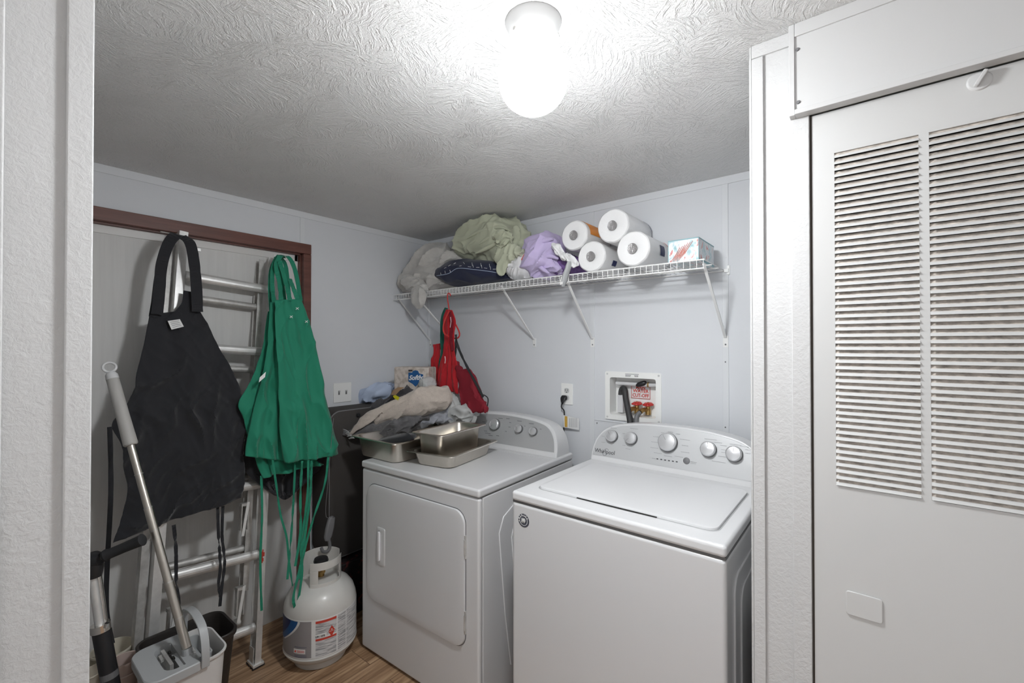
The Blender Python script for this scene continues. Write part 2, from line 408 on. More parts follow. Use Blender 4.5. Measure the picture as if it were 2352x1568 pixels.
# back wall with the recess of the laundry valve box
BX0, BX1, BZ0, BZ1 = -1.036, -.793, 1.118, 1.312
w = MB()
hx0, hx1, hz0, hz1 = BX0-.008, BX1+.008, BZ0-.008, BZ1+.008
w.box((-2.6, YW, 0), (hx0, YW+.1, CZ)); w.box((hx1, YW, 0), (1.2, YW+.1, CZ)); w.box((hx0, YW, 0), (hx1, YW+.1, hz0)); w.box((hx0, YW, hz1), (hx1, YW+.1, CZ))
struct(w.build('wall_back', 'wall'))
# left wall with the outside door's opening
DY0, DY1, DZ = .23, 1.20, 1.985
w = MB()
w.box((XW-.16, DY1, 0), (XW, YW, CZ)); w.box((XW-.16, DY0, DZ), (XW, DY1, CZ)); w.box((XW-.16, .10, 0), (XW, DY0, CZ))
struct(w.build('wall_left', 'wall'))
# partition on the left whose end is close to the camera
w = MB(); w.box((-3.0, .016, 0), (-.954, .128, CZ)); struct(w.build('wall_front', 'tex'))
w = MB()
for (a, b_) in ((.1015, .131), (.0, .0395)): w.box((-.954, a, 0), (-.947, b_, CZ))
w.box((-.965, .126, 0), (-.947, .1325, CZ))
struct(w.build('trim_1', 'tex', bev=.0025))
# pier between washer and furnace closet
w = MB(); w.box((-.224, YP, 0), (-.103, YW, CZ)); struct(w.build('wall_right', 'texr'))
w = MB(); w.box((-.2265, YP-.005, 0), (-.2215, YP+.02, CZ)); w.box((-.2215, YP-.006, 0), (-.196, YP, CZ-.033)); w.box((-.139, YP-.007, 0), (-.103, YP, 2.02)); w.box((-.2215, YP-.006, CZ-.032), (-.139, YP, CZ))
struct(w.build('trim_2', 'texr', bev=.002))
w = MB(); w.box((-.2285, YP+.004, 0), (-.2245, YP+.012, CZ-.03)); struct(w.build('trim_3', 'white'))
# closet header boards
w = MB(); w.box((-.133, YP-.026, 2.008), (1.2, YP+.06, CZ)); struct(w.build('wall_header', 'white'))
w = MB(); w.box((-.14, YP-.030, 1.999), (-.1285, YP-.004, CZ-.0)); w.box((-.1285, YP-.034, 1.999), (1.2, YP-.006, 2.0105)); w.box((-.1285, YP-.030, CZ-.03), (1.2, YP-.024, CZ))
struct(w.build('trim_4', 'white', bev=.0015))
# closet interior (coloured near black for its darkness), side of the closet and the rest of the house behind the camera
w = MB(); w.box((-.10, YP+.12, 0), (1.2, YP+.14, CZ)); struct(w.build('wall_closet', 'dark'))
w = MB(); w.box((1.2, -1.2, 0), (1.3, YP+.2, CZ)); struct(w.build('wall_hall', 'tex'))
# battens of the panelling
def batten(name, a, b_): struct(MB().box(a, b_).build(name, 'trimb', bev=.001))
e = .0035
batten('trim_5', (-1.152, YW-e, .0), (-1.124, YW, CZ-.034)); batten('trim_6', (-.4975, YW-e, 0), (-.473, YW, CZ-.034))
batten('trim_7', (XW, YW-e-.001, CZ-.034), (-.224, YW, CZ)); batten('trim_8', (XW, .128, CZ-.034), (XW+e+.001, YW, CZ))
batten('trim_9', (XW, 1.178, 2.03), (XW+e, 1.203, CZ-.034)); batten('trim_10', (XW, YW-.014, 0), (XW+.014, YW, CZ-.034))
batten('trim_11', (-1.124, YW-.003, 1.078), (-.4975, YW, 1.0815))
w = MB(); w.box((XW, DY1+.04, 0), (XW+.008, YW, .06)); struct(w.build('baseboard_left', 'trimb'))
w = MB(); w.box((XW, YW-.008, 0), (-.224, YW, .06)); struct(w.build('baseboard_back', 'trimb'))
# screw heads on the battens
def screw(p, lab, r=.0032):
    o = MB().lathe([(0, .0022), (r*.7, .002), (r, 0)], p, (0, -1, 0), 10).build('screw', 'hosegrey', smooth=True); tag(o, lab, 'screw', 'screw heads on the panelling')
for (x, y), lab in (((1359, 651), 'small dark screw head on the pale batten just under the wire shelf'), ((1666, 831), 'small dark screw head on the right batten below the rightmost shelf bracket'), ((1371, 971), 'small dark screw head on the batten at the lower left of the valve box'), ((1666, 981), 'small dark screw head on the right batten just above the washer panel')): screw(onY(x, y, YW-.004), lab)
screw((-.122, YP-.0265, 2.028), 'screw head at the lower left corner of the white closet header board', .0045)
screw((-.123, YP-.0265, 2.150), 'screw head near the upper left corner of the white closet header board', .0045)

# ---- outside door
d1 = thing('door_1', None, None, (XW, 0, 0)); struct(d1)
w = MB()
w.box((XW-.085, DY0, 0), (XW-.045, DY1, DZ)); w.build('door_slab', 'slab', d1, world=True)
w = MB(); w.box((XW-.012, DY0-.03, DZ-.008), (XW+.018, DY1+.035, 2.032)); w.box((XW-.012, DY1-.008, 0), (XW+.018, DY1+.035, DZ-.009)); w.box((XW-.012, DY0-.03, 0), (XW+.018, DY0+.006, DZ-.009))
w.build('door_casing', 'frame', d1, world=True, bev=.003)
w = MB(); w.box((XW-.085, DY0, DZ-.014), (XW-.012, DY1, DZ+.0)); w.box((XW-.085, DY1-.014, 0), (XW-.012, DY1, DZ)); w.build('door_jamb', 'frame', d1, world=True)
w = MB(); w.box((XW-.047, DY0, DZ-.048), (XW-.040, DY1, DZ-.014)); w.box((XW-.047, DY1-.032, 0), (XW-.040, DY1-.014, DZ-.014)); w.build('edge_strip', 'slabtrim', d1, world=True, bev=.001)
# chain, its bracket and the coiled spring of the closer
t = thing('door_chain', 'short metal chain hanging from a bracket on the pale outside door', 'chain', (XW-.04, onX(450, 575, XW-.04).y, 1.85))
c = onX(451, 573, XW-.043); w = MB().box((XW-.0449, c.y-.018, c.z-.008), (XW-.036, c.y+.018, c.z+.008)); w.build('bracket', 'alu', t, world=True, bev=.002)
w = MB()
for k in range(4):
    z = c.z-.022-.021*k; pts = []
    for a in range(13):
        an = 2*PI*a/12; dx = .006*math.cos(an); dz = .0125*math.sin(an)
        pts.append((XW-.034+(dx if k % 2 else 0), c.y+(0 if k % 2 else dx)+.001*k*(-1)**k, z+dz))
    w.tube(pts, .0016, 6)
w.build('chain_link', 'alud', t, world=True, smooth=True)
t = thing('door_spring', 'coiled steel door closer spring hanging below the brown door casing', 'spring', (XW, onX(377, 545, XW).y, 1.9))
a, b_ = onX(392, 537, XW-.01), onX(372, 585, XW-.03); pts = []
for k in range(181):
    f = k/180; p = a.lerp(b_, f); an = f*14*2*PI; pts.append(p+V((math.cos(an)*.008, math.sin(an)*.008, 0)))
MB().tube(pts, .0014, 5).build('coil', 'alud', t, world=True, smooth=True)
c = onX(385, 535, XW-.02); MB().box((XW-.03, c.y-.03, c.z-.004), (XW-.008, c.y+.03, c.z+.006)).build('mounting_plate', 'alud', t, world=True, bev=.002)

# ---- louvered furnace closet door
d2 = thing('door_2', None, None, (-.09, YP, 0)); struct(d2)
LX = [(-.057, .083), (.0985, .2385)]; LZ0, LZ1 = 1.158, 1.902; DXE = .297; YF = YP-.001
w = MB()
for (a, b_) in (((-.0985, .02), (-.057, 1.998)), ((.083, LZ0), (.0985, LZ1)), ((.2385, .02), (DXE, 1.998)), ((-.057, .02), (.2385, LZ0)), ((-.057, LZ1), (.2385, 1.998))):
    w.box((a[0], YF, a[1]), (b_[0], YF+.022, b_[1]))
w.build('door_panel', 'doorw', d2, world=True)
NL = 52; ph = (LZ1-LZ0)/NL
for (x0, x1) in LX:
    w = MB()
    for k in range(NL):
        zb = LZ0+k*ph
        def strip(y0, z0, y1, z1):
            th = .0007; r = []
            w.loft([[V((x, y0, z0)), V((x, y1, z1)), V((x, y1+th, z1+.0004)), V((x, y0+th, z0+.0004))] for x in (x0, x1)])
        w.cur = 0; strip(YF-.0035, zb+.0016, YF+.0004, zb+.0082)
        w.cur = 1; strip(YF+.0004, zb+.0082, YF+.0055, zb+.0158)
    w.build('louver_bank', ['doorw', 'dust'], d2, world=True)
w = MB().box((-.0930, YF+.04, .02), (DXE, YF+.045, 1.995)); w.build('dark_backing', 'dark', d2, world=True)  # near-black sheet stands in for the unlit closet behind the louvers
MB().box((-.1028, YF+.006, .0), (-.0987, YF+.010, 2.0)).build('stop_strip', 'stop', d2, world=True)
w = MB(); pl = rrect(.0625, .052, .006, 5); c = V((-.010, YF, .9065))
w.prism(pl, c, X_, Z_, -Y_, 0, .0035); w.build('access_plate', 'doorw', d2, world=True, bev=.0018)
# turn button above the louvers
b0 = onY(2250, 186, YF); w = MB().lathe([(0, .004), (.0165, .003), (.0185, 0)], b0, (0, -1, 0), 24); w.box((b0.x-.0035, YF-.016, b0.z-.013), (b0.x+.0035, YF-.002, b0.z+.016), Matrix.Rotation(.5, 3, 'Y'), b0)
w.build('turn_button', 'white', d2, world=True, bev=.002)
w = MB(); w.box((DXE+.004, YP, 0), (1.2, YP+.1, 2.0)); struct(w.build('wall_closet_front', 'white'))

# ---- ceiling lamp
lx, ly = -.596, .822
t = thing('ceiling_lamp', 'lit white glass globe lamp under a small round ceiling canopy', 'lamp', (lx, ly, CZ))
MB().lathe([(.0, 0), (.064, 0), (.0645, -.003), (.062, -.008), (.056, -.022), (.046, -.038), (.040, -.044), (0.0, -.044)], (0, 0, 0), (0, 0, 1), 56).build('canopy', 'white', t, smooth=True)
pr = []
for k in range(33):
    a = PI*k/32; z = math.cos(a); r = math.sin(a)
    pr.append((max(.0001, .0800*r*(1-.05*z)), -.1235+.084*z))
MB().lathe(pr, (0, 0, 0), (0, 0, 1), 64).build('glass_globe', globe_glass(), t, smooth=True)
for an in (150, 262, 20):
    d = V((math.cos(math.radians(an)), math.sin(math.radians(an)), 0)); w = MB().tube([d*.040+V((0, 0, -.041)), d*.058+V((0, 0, -.041))], .0014, 6); w.tube([d*.058+V((0, 0, -.041)), d*.0605+V((0, 0, -.041))], .0045, 10)
    w.build('thumb_screw', 'alud', t, smooth=True)
MB().lathe([(.038, -.030), (.038, -.058)], (0, 0, 0), (0, 0, 1), 40).build('glass_holder', 'white', t, smooth=True)

# ---- wall plates
c = (onX(765, 878, XW)+onX(806, 923, XW))/2
t = thing('light_switch', 'white double toggle light switch plate on the wall beside the brown casing', 'light switch', (XW, c.y, c.z))
MB().box((0, -.058, -.0575), (.006, .058, .0575)).build('switch_plate', 'plate', t, bev=.003)
for yy in (-.023, .023): MB().box((.004, yy-.005, -.012), (.0065, yy+.005, .012)).build('toggle_slot', 'hosegrey', t); MB().box((.004, yy-.0035, .0), (.018, yy+.0035, .008), Matrix.Rotation(-.4, 3, 'Y')).build('toggle', 'white', t, bev=.001)
c = V((-1.292, YW, 1.203))
t = thing('wall_outlet', 'white wall outlet with a black plug in its lower socket', 'outlet', c)
MB().box((-.037, -.006, -.058), (.037, 0, .058)).build('cover_plate', 'plate', t, bev=.003)
for zz in (.02, -.02):
    MB().prism(rrect(.031, .027, .011, 5, 0, zz), (0, -.006, 0), X_, Z_, -Y_, 0, .0015).build('socket_face', 'white', t)
w = MB()
for sx in (-1, 1): w.box((sx*.007-.0013, -.0082, .017), (sx*.007+.0013, -.0072, .027))
w.box((-.003, -.0082, .008), (.003, -.0072, .013)); w.build('socket_slot', 'ink', t)
p0 = V((-1.303, YW-.012, 1.183))
t = thing('power_cord', 'black appliance cord plugged into the wall outlet with a paper tag', 'cord', p0)
w = MB(); w.loft([[p0+V((a*s1, -d, b_*s1+dz)) for a, b_ in rrect(.034, .026, .010, 4)] for s1, d, dz in ((1, -.002, 0), (1.05, .006, 0), (.95, .016, -.006), (.6, .022, -.016), (.3, .022, -.03))])
w.build('plug', 'blackp', t, world=True, smooth=True)
pts = [p0+V((0, -.02, -.018)), p0+V((-.006, -.022, -.05)), onY(1296, 945, YW-.02), onY(1295, 975, YW-.02), onY(1296, 1000, YW-.022), onY(1303, 1050, YW-.022), onY(1303, 1100, YW-.03), V((-1.25, YW-.03, .7))]
MB().tube(cr(pts, 50, False), .0038, 8).build('cable', 'blackp', t, world=True, smooth=True)
g0 = onY(1294, 955, YW-.028); g1 = onY(1296, 980, YW-.028)
tx = (onY(1330, 963, YW-.028)-g0)
w = MB(); q = [onY(1294, 953, YW-.027), onY(1330, 961, YW-.018), onY(1330, 987, YW-.018), onY(1294, 981, YW-.027)]; w.loft([q, [p+V((0, .0008, 0)) for p in q]]); w.build('paper_tag', 'paper', t, world=True)
q = [onY(1297, 955, YW-.0285), onY(1303, 956, YW-.0268), onY(1303, 981, YW-.0268), onY(1297, 980, YW-.0285)]; MB().loft([q, [p+V((0, .0006, 0)) for p in q]]).build('yellow_stripe', 'gold', t, world=True)
w = MB()
for k in range(5): a, b_ = onY(1308+4*k, 960, YW-.0285), onY(1308+4*k, 981, YW-.0285); w.loft([[a, a+V((.002, 0, 0)), b_+V((.002, 0, 0)), b_], [a+V((0, .0005, 0)), a+V((.002, .0005, 0)), b_+V((.002, .0005, 0)), b_+V((0, .0005, 0))]])
w.build('tag_print', 'inkg', t, world=True)

# ---- valve box
cx, cz = (BX0+BX1)/2, (BZ0+BZ1)/2
t = thing('valve_box', 'white recessed washer valve box in the wall with red wheel valves', 'valve box', (cx, YW, cz))
w = MB(); outer = rrect(.292, .244, .008, 6, 0, 0); inner = rrect(.24, .19, .012, 6, 0, -.002)
w.loft([[V((a, 0, b_)) for a, b_ in outer], [V((a, -.007, b_)) for a, b_ in outer], [V((a, -.007, b_)) for a, b_ in inner], [V((a, .07, b_)) for a, b_ in inner]], cap=False)
w.add([V((a, .07, b_)) for a, b_ in inner], [list(range(len(inner)))]); w.build('box_shell', 'plate', t)
for sx in (-1, 1):
    for sz in (-1, 1): MB().lathe([(0, .002), (.004, .0015), (.0052, 0)], (sx*.134, -.007, sz*.11), (0, -1, 0), 12).build('screw', 'white', t)
MB().box((-.10, .035, -.09), (-.068, .0685, .0)).build('drain_cup', 'applp', t, bev=.003)
MB().tube([(-.108, .045, .060), (.118, .045, .060)], .0115, 20).build('supply_pipe', 'applp', t, smooth=True)
MB().tube([(.060, .045, .060), (.068, .045, .060)], .0128, 16).build('copper_ring', 'brass', t, smooth=True)
w = MB(); w.loft([[V((x, .033+ .014*math.cos(q)*r, (.062+.3*x-.008)+.013*math.sin(q)*r)) for q in [2*PI*i/14 for i in range(14)]] for x, r in ((.004, .35), (.014, .9), (.03, 1.05), (.045, 1), (.054, .75), (.058, .3))]); w.build('pipe_handle', 'blackp', t, smooth=True)
MB().box((-.036, .0675, -.012), (.064, .069, .048)).build('sign_back', 'paper', t)
w = MB(); 
for q in (((-.036, -.014), (.064, -.012)), ((-.036, .046), (.064, .048)), ((-.036, -.012), (-.034, .048)), ((.062, -.012), (.064, .048))): w.box((q[0][0], .0655, q[0][1]), (q[1][0], .067, q[1][1]))
w.build('sign_border', 'redprint', t)
text('WATER', .0235, (.014, .067, .0235), X_, Z_, 'redprint', t, bold=.0006, sx=1.02); text('CUT-OFF', .0235, (.014, .067, .001), X_, Z_, 'redprint', t, bold=.0006, sx=.90); text('MAIN', .020, (.014, .067, .0405), X_, Z_, 'redprint', t, bold=.0006)
w = MB()
for k, (x0, x1, z) in enumerate(((-.035, .035, .1125), (-.034, -.005, .106), (.012, .033, .106), (-.034, -.008, .1015), (.014, .033, .1015))):
    x = x0
    while x < x1: l = .003+.004*random.random(); w.box((x, -.0078, z-.0012), (min(x+l, x1), -.0070, z+.0012)); x += l+.0013
w.build('stamped_print', 'ink', t)
for vx, lean in ((-.002, 0), (.056, 0)):
    v = MB().lathe([(.013, -.088), (.013, -.062), (.010, -.060), (.010, -.048), (.013, -.046), (.013, -.041), (.008, -.038), (.004, -.036), (.004, -.026)], (vx+.005, .046, 0), (0, 0, 1), 16).build('valve_body', 'brass', t, smooth=True)
    MB().tube([(vx+.005, .046, -.066), (vx-.010, .02, -.062), (vx-.018, .006, -.072)], [.011, .011, .012], 12).build('outlet_nut', 'brass', v, smooth=True)
    w = MB(); N = 40; ring = [(vx+.005+math.cos(2*PI*i/N)*(.0205+.0030*math.cos(5*2*PI*i/N)), .046+math.sin(2*PI*i/N)*(.0205+.0030*math.cos(5*2*PI*i/N)), -.0375+.18*math.sin(2*PI*i/N)*.021) for i in range(N+1)]
    w.tube(ring, .0045, 8)
    for k in range(5): a = 2*PI*k/5; w.tube([(vx+.005, .046, -.0345), (vx+.005+.02*math.cos(a), .046+.02*math.sin(a), -.0375)], .0036, 6)
    w.lathe([(0, .006), (.007, .005), (.008, -.006), (0, -.007)], (vx+.005, .046, -.0345)); w.build('wheel_handle', 'redp', v, smooth=True)
B = V((cx, YW, cz))
for k, pts in enumerate(([(-.020, .003, -.074), (-.018, -.002, -.09), (.012, -.012, -.13), (.03, -.045, -.20), (0, -.05, -.32)], [(.038, .003, -.074), (.028, -.012, -.09), (.030, -.03, -.13), (.035, -.045, -.20), (.04, -.05, -.32)])):
    o = MB().tube(cr([B+V(p) for p in pts], 30, False), .0115, 12).build('supply_hose', 'hosegrey', smooth=True)
    tag(o, ['grey supply hose from the left red wheel valve down behind the washer', 'grey supply hose from the right red wheel valve down behind the washer'][k], 'hose', None)
pts = [(-.084, .05, -.02), (-.084, .05, .012), (-.076, .045, .030), (-.064, .035, .036), (-.050, .022, .026), (-.040, .008, -.01), (-.014, -.020, -.07), (.008, -.045, -.14), (.01, -.05, -.30)]
o = MB().tube(cr([B+V(p) for p in pts], 60, False), .0145, 16).build('drain_hose', 'hose', smooth=True); tag(o, 'thick black drain hose hooked into the valve box', 'hose')
# ================================================================== APPLIANCES
def knob(parent, p, r, ax, ang, m='knob'):
    """round dial on a tilted panel: skirt darkened as a shadow ring, silver cap, pointer line"""
    ax = V(ax).normalized(); s, u, d = basis(ax)
    if u.z < 0: u = -u
    k = MB().lathe([(r*1.04, 0), (r*1.06, .006), (r*.98, .016)], p, ax, 40).build('dial_skirt', 'knobd', parent, smooth=True)
    k2 = MB().lathe([(r*.98, .008), (r, .016), (r*.97, .022), (r*.88, .024), (r*.84, .0225), (r*.4, .0245), (0.0001, .025)], p, ax, 48).build('dial', m, parent, smooth=True)
    rr = V((1, 0, 0)); up = ax.cross(rr) if ax.cross(rr).z > 0 else -ax.cross(rr)
    dr = (up*math.cos(ang)+rr*math.sin(ang)); sd = ax.cross(dr)
    MB().obox(V(p)+ax*.0252+dr*r*.52, dr, sd, ax, r*.30, .0008, .0006).build('pointer', 'inkg', k2)
def printrows(parent, items, org, ax, ay, m='inkg', name='panel_print'):
    w = MB(); az = ax.cross(ay)
    for (x, y, l, h) in items:
        p = x
        while p < x+l:
            q = min(x+l, p+.0025+.004*random.random()); w.obox(org+ax*((p+q)/2)+ay*y, ax, ay, az, (q-p)/2, h/2, .0003); p = q+.0012
    w.build(name, m, parent)
# ---- washer
WX0, WX1, WY0, WY1 = -1.011, -.2925, 1.262, 1.985; wc = (WX0+WX1)/2; WT = .945
t = washer = thing('washing_machine', 'white top load washer beside the textured pier with a wide dial panel', 'washer', (wc, WY0, 0))
hw = (WX1-WX0)/2; L = WY1-WY0
MB().box((-hw, 0, .02), (hw, L, .906)).build('cabinet', 'appl', t, bev=.012, seg=4)
w = MB(); w.box((-hw+.002, .004, .904), (hw-.002, L, .912)); w.build('seam_gap', 'knobd', t)
w = MB(); w.box((-hw-.001, -.003, .911), (hw+.001, L, WT)); w.build('top_deck', 'applp', t, bev=.011, seg=5)
# lid
lid = MB(); c = V(((-.9555-.334)/2-wc, (1.338+1.772)/2-WY0, 0)); lw, ld = .619, .434
outl = rrect(lw, ld, .03, 7)
lid.loft([[V((c.x+a*s1, c.y+b_*s1, z)) for a, b_ in outl] for s1, z in ((1, WT-.004), (1, WT+.0045), (.996, WT+.0070), (.985, WT+.0082), (.95, WT+.0085))])
lo = lid.build('lid', 'applp', t, smooth=True)
g = rrect(lw+.010, ld+.010, .034, 7); g2 = rrect(lw+.001, ld+.001, .03, 7)
MB().loft([[V((c.x+a, c.y+b_, WT+.0004)) for a, b_ in g], [V((c.x+a, c.y+b_, WT+.0008)) for a, b_ in g2]], cap=False).build('lid_gap', 'panelg', t)  # grey ring paints the shade line around the lid
w = MB(); pts = []
for k in range(21): u = k/20; pts.append((-.14+.28*u, .0105*math.sin(PI*u)**.8))
y0 = c.y-ld/2-.002
w.loft([[V((c.x+a, y0+b_*.2-.0035*math.sin(PI*(a+.14)/.28)-.003, WT+.0009)) for a, b_ in pts], [V((c.x+a, y0+.003, WT+.0035)) for a, b_ in pts]], cap=False, closed=False)
w.build('finger_slot', 'dark', t, solid=.0004) if False else w.build('finger_slot', 'dark', t)  # near-black sheet stands in for the shaded finger recess
# console
def console(t, prof, zb, yb, tilt, yback, inset, pm, name='console', zpan=.018):
    """prof: half outline (dx from centre, z) from base to crown"""
    full = [(-a, z) for a, z in prof]+[(a, z) for a, z in prof[::-1] if a > 1e-6]
    P = cr([V((a, z, 0)) for a, z in full], 90, False); P = [(p.x, p.y) for p in P]
    cz0 = zb+.07
    def ring(s1, off, back=None):
        out = []
        for a, z in P:
            z2 = cz0+(z-cz0)*(1-(1-s1)*2.4) if z > zb+.001 else z
            y = yb+(z-zb)*tilt+off if back is None else back
            out.append(V((a*s1, y, z2)))
        return out
    b = MB(); b.loft([ring(1, .006), ring(.994, 0), ring(.985, -.001)], cap=False)
    b.loft([ring(1, .006), ring(1, .03), [V((p.x, yback, p.z-.004)) for p in ring(1, 0)]], cap=False)
    b.add(ring(.985, -.001), [list(range(90))]); b.add([V((p.x, yback, p.z-.004)) for p in ring(1, 0)], [list(range(90))[::-1]])
    co = b.build(name, 'applp', t, smooth=True)
    b = MB(); R0 = [p+V((0, -.0018, 0)) for p in ring(inset, 0)]
    R0 = [V((p.x, yb+(max(p.z, zb+zpan)-zb)*tilt-.0028, max(p.z, zb+zpan))) for p in R0]
    b.add(R0, [list(range(90))]); b.loft([R0, [p+V((0, .003, 0)) for p in R0]], cap=False)
    b.build('control_panel', pm, t)
    return co
wprof = [(.357, WT), (.356, .985), (.345, 1.030), (.322, 1.066), (.285, 1.092), (.235, 1.108), (.15, 1.121), (.07, 1.1255), (0, 1.1265)]
yb = 1.842-WY0; TL = .36
console(t, wprof, WT, yb, TL, 1.985-WY0, .975, 'panell', zpan=.020)
axn = V((0, -1, TL)).normalized(); pu = V((0, TL, 1)).normalized()
def wpt(px, py):  # point on the washer's tilted panel
    n = axn; P0 = V((0, 1.842-.0028, WT)); d = ray(px, py); return C0+d*((P0-C0).dot(n)/d.dot(n))
org = V((wc, WY0, 0))
for (x, y, r, a) in ((1409, 1001, .0265, -.7), (1453, 1006, .0265, -2.3), (1537, 1015, .0385, -.6), (1630, 1031, .0295, 0), (1689, 1042, .0295, 0)):
    knob(t, wpt(x-2, y+1)-org, r, axn, a)
MB().lathe([(.0130, 0), (.0130, .003), (.0115, .004), (0.0001, .0045)], wpt(1577, 1058)-org, axn, 28).build('start_button', 'hosegrey', t, smooth=True)
w = MB()
for k in range(6): p = wpt(1510+8.9*k, 1053.5+1.35*k)-org; w.obox(p+axn*.0008, X_, pu, axn, .0036, .0020, .0008)
w.build('indicator_light', 'ink', t)
text('Whirlpool', .026, wpt(1389, 1037)-org+axn*.0006, X_, pu, 'ink', t, name='brand_lettering', sx=.92)
w = MB(); c0 = wpt(1391, 1038)-org+axn*.0006; pts = [c0+X_*(.0125*math.cos(a)+.004*math.sin(a))+pu*(.016*math.sin(a)) for a in [i*PI/12 for i in range(2, 22)]]; w.tube(pts, .0006, 5); w.build('brand_ring', 'ink', t)
it = []
for (px, py, l) in ((1403, 982, .03), (1398, 990, .014), (1382, 1001, .014), (1382, 1015, .018), (1447, 983, .036), (1430, 995, .012), (1432, 1007, .012), (1430, 1022, .014), (1437, 1030, .022),
    (1518, 993, .018), (1534, 991, .022), (1553, 996, .016), (1500, 1002, .028), (1496, 1014, .034), (1494, 1027, .034), (1502, 1039, .034), (1525, 1046, .034), (1550, 1047, .034), (1564, 1037, .034), (1566, 1022, .026), (1562, 1008, .04), (1498, 1052, .016), (1586, 1060, .024), (1586, 1063, .02),
    (1618, 1007, .046), (1640, 1015, .03), (1654, 1022, .024), (1657, 1032, .016), (1657, 1038, .016), (1650, 1047, .034), (1635, 1058, .05), (1676, 1019, .042), (1700, 1024, .03), (1712, 1032, .016), (1712, 1040, .018)):
    p = wpt(px, py)-org-axn*0; it.append((p, l))
for p, l in it:
    w = MB(); x = 0
    while x < l: q = min(l, x+.002+.003*random.random()); w.obox(p+X_*((x+q)/2)+axn*.0005, X_, pu, axn, (q-x)/2, .0010, .0003); x = q+.001
    w.build('panel_print', 'inkg', t)
# round sticker
sc = onY(1203, 1195, WY0)-org
MB().lathe([(0, .0012), (.0235, .001), (.024, 0)], V((sc.x, 0, sc.z)), (0, -1, 0), 40).build('round_sticker', 'sticker', t)
w = MB(); w.lathe([(.0175, .0013), (.0175, .0018), (.0160, .0018), (.0160, .0013)], V((sc.x, 0, sc.z)), (0, -1, 0), 40)
for k in range(3):
    a = [V((sc.x-.010+.006*k+.004*math.sin(u*2.6), -.0018, sc.z-.009+.018*u)) for u in [i/8 for i in range(9)]]; w.tube(a, [.0006+.0016*math.sin(PI*i/8) for i in range(9)], 6)
w.build('sticker_emblem', 'paper', t)
for i, ch in enumerate('AMERICA'):
    a = math.radians(205-27*i*1.0-12); p = V((sc.x+.0198*math.cos(a), -.0014, sc.z+.0198*math.sin(a))); up = V((math.cos(a), 0, math.sin(a))); rt = V((math.sin(a), 0, -math.cos(a)))
    text(ch, .0072, p, rt, up, 'paper', t, name='sticker_letter')
w = MB()  # pressed panel on the cabinet's right side
w.prism(rrect(.56, .62, .05, 6, .36, .52), (hw, 0, 0), Y_, Z_, X_, -.002, .0045); w.prism(rrect(.44, .52, .05, 6, .36, .52), (hw, 0, 0), Y_, Z_, X_, .003, .009)
w.build('pressed_side_panel', 'appl', t, bev=.004, seg=3)
# ---- dryer
ang = math.radians(2.2)
t = dryer = thing('clothes_dryer', 'white front load dryer with metal pans and laundry on its top', 'dryer', (-1.932, 1.245, 0), ang)
DW, DL, DT = .752, .745, .91
MB().box((0, .0, .012), (.022, DL, .872)).build('side_panel', 'appl', t, bev=.006)
MB().box((.022, .004, .012), (DW-.022, DL, .872)).build('cabinet', 'appl', t)
MB().box((DW-.022, .022, .012), (DW-.001, DL, .872)).build('side_panel', 'appl', t, bev=.004)
MB().box((0, -.004, .012), (DW, .020, .873)).build('front_panel', 'appl', t, bev=.011, seg=4)
MB().box((-.002, -.008, .8765), (DW+.003, DL, DT)).build('top_panel', 'appl', t, bev=.010, seg=4)
w = MB(); w.box((.22, DL-.20, DT-.001), (DW-.03, DL-.165, DT+.0022)); w.build('top_ridge', 'appl', t, bev=.002)
w = MB(); w.prism([(y, z) for y, z in ((.12, .70), (.15, .76), (.22, .79), (.60, .79), (.62, .70), (.64, .10), (.30, .06), (.20, .12), (.16, .35))], (DW-.003, 0, 0), Y_, Z_, X_, 0, .006)
w.prism([(y, z) for y, z in ((.20, .66), (.23, .73), (.54, .74), (.58, .66), (.58, .16), (.30, .14), (.24, .35))], (DW+.001, 0, 0), Y_, Z_, X_, 0, .006)
w.build('pressed_side_panel', 'appl', t, bev=.005, seg=3)
dx0, dx1, dz0, dz1 = .052, .682, .268, .812
dc = ((dx0+dx1)/2, (dz0+dz1)/2)
w = MB(); w.prism(rrect(dx1-dx0+.007, dz1-dz0+.007, .058, 8, *dc), (0, -.0046, 0), X_, Z_, -Y_, 0, .0008); w.build('door_gap', 'hosegrey', t)
w = MB(); o1 = rrect(dx1-dx0, dz1-dz0, .055, 8)
w.loft([[V((dc[0]+a*s1, y, dc[1]+b_*s1)) for a, b_ in o1] for s1, y in ((1, -.003), (1, -.0085), (.994, -.0125), (.98, -.0135), (.9, -.0140))])
dd = w.build('dryer_door', 'appl', t, smooth=True)
hx, hz = .163, .538
w = MB(); w.loft([[V((hx+a, y, hz+b_)) for a, b_ in rrect(s1, s2, .006, 4)] for s1, s2, y in ((.056, .172, -.0135), (.056, .172, -.0165), (.050, .166, -.0175), (.030, .146, -.0175))], cap=False)
w.loft([[V((hx+.004+a, y, hz+b_)) for a, b_ in rrect(s1, s2, .012, 5)] for s1, s2, y in ((.032, .146, -.0172), (.028, .140, -.0150), (.022, .13, -.0143))], cap=True); w.build('door_pull', 'applp', dd, smooth=True)
w = MB(); w.loft([[V((hx-.010+a, y, hz+b_)) for a, b_ in rrect(.013, .135, .006, 4)] for y in (-.014, -.024, -.026)]); w.build('pull_lip', 'applp', dd, bev=.002)
for z0 in (.672, .375):
    w = MB(); w.box((dx1-.002, -.0115, z0-.045), (dx1+.005, -.004, z0+.045)); w.tube([(dx1+.002, -.0125, z0-.03), (dx1+.002, -.0125, z0+.03)], .003, 8); w.build('hinge', 'alud', t)
dprof = [(.366, DT), (.364, .945), (.352, .995), (.325, 1.038), (.285, 1.064), (.22, 1.080), (.12, 1.091), (0, 1.095)]
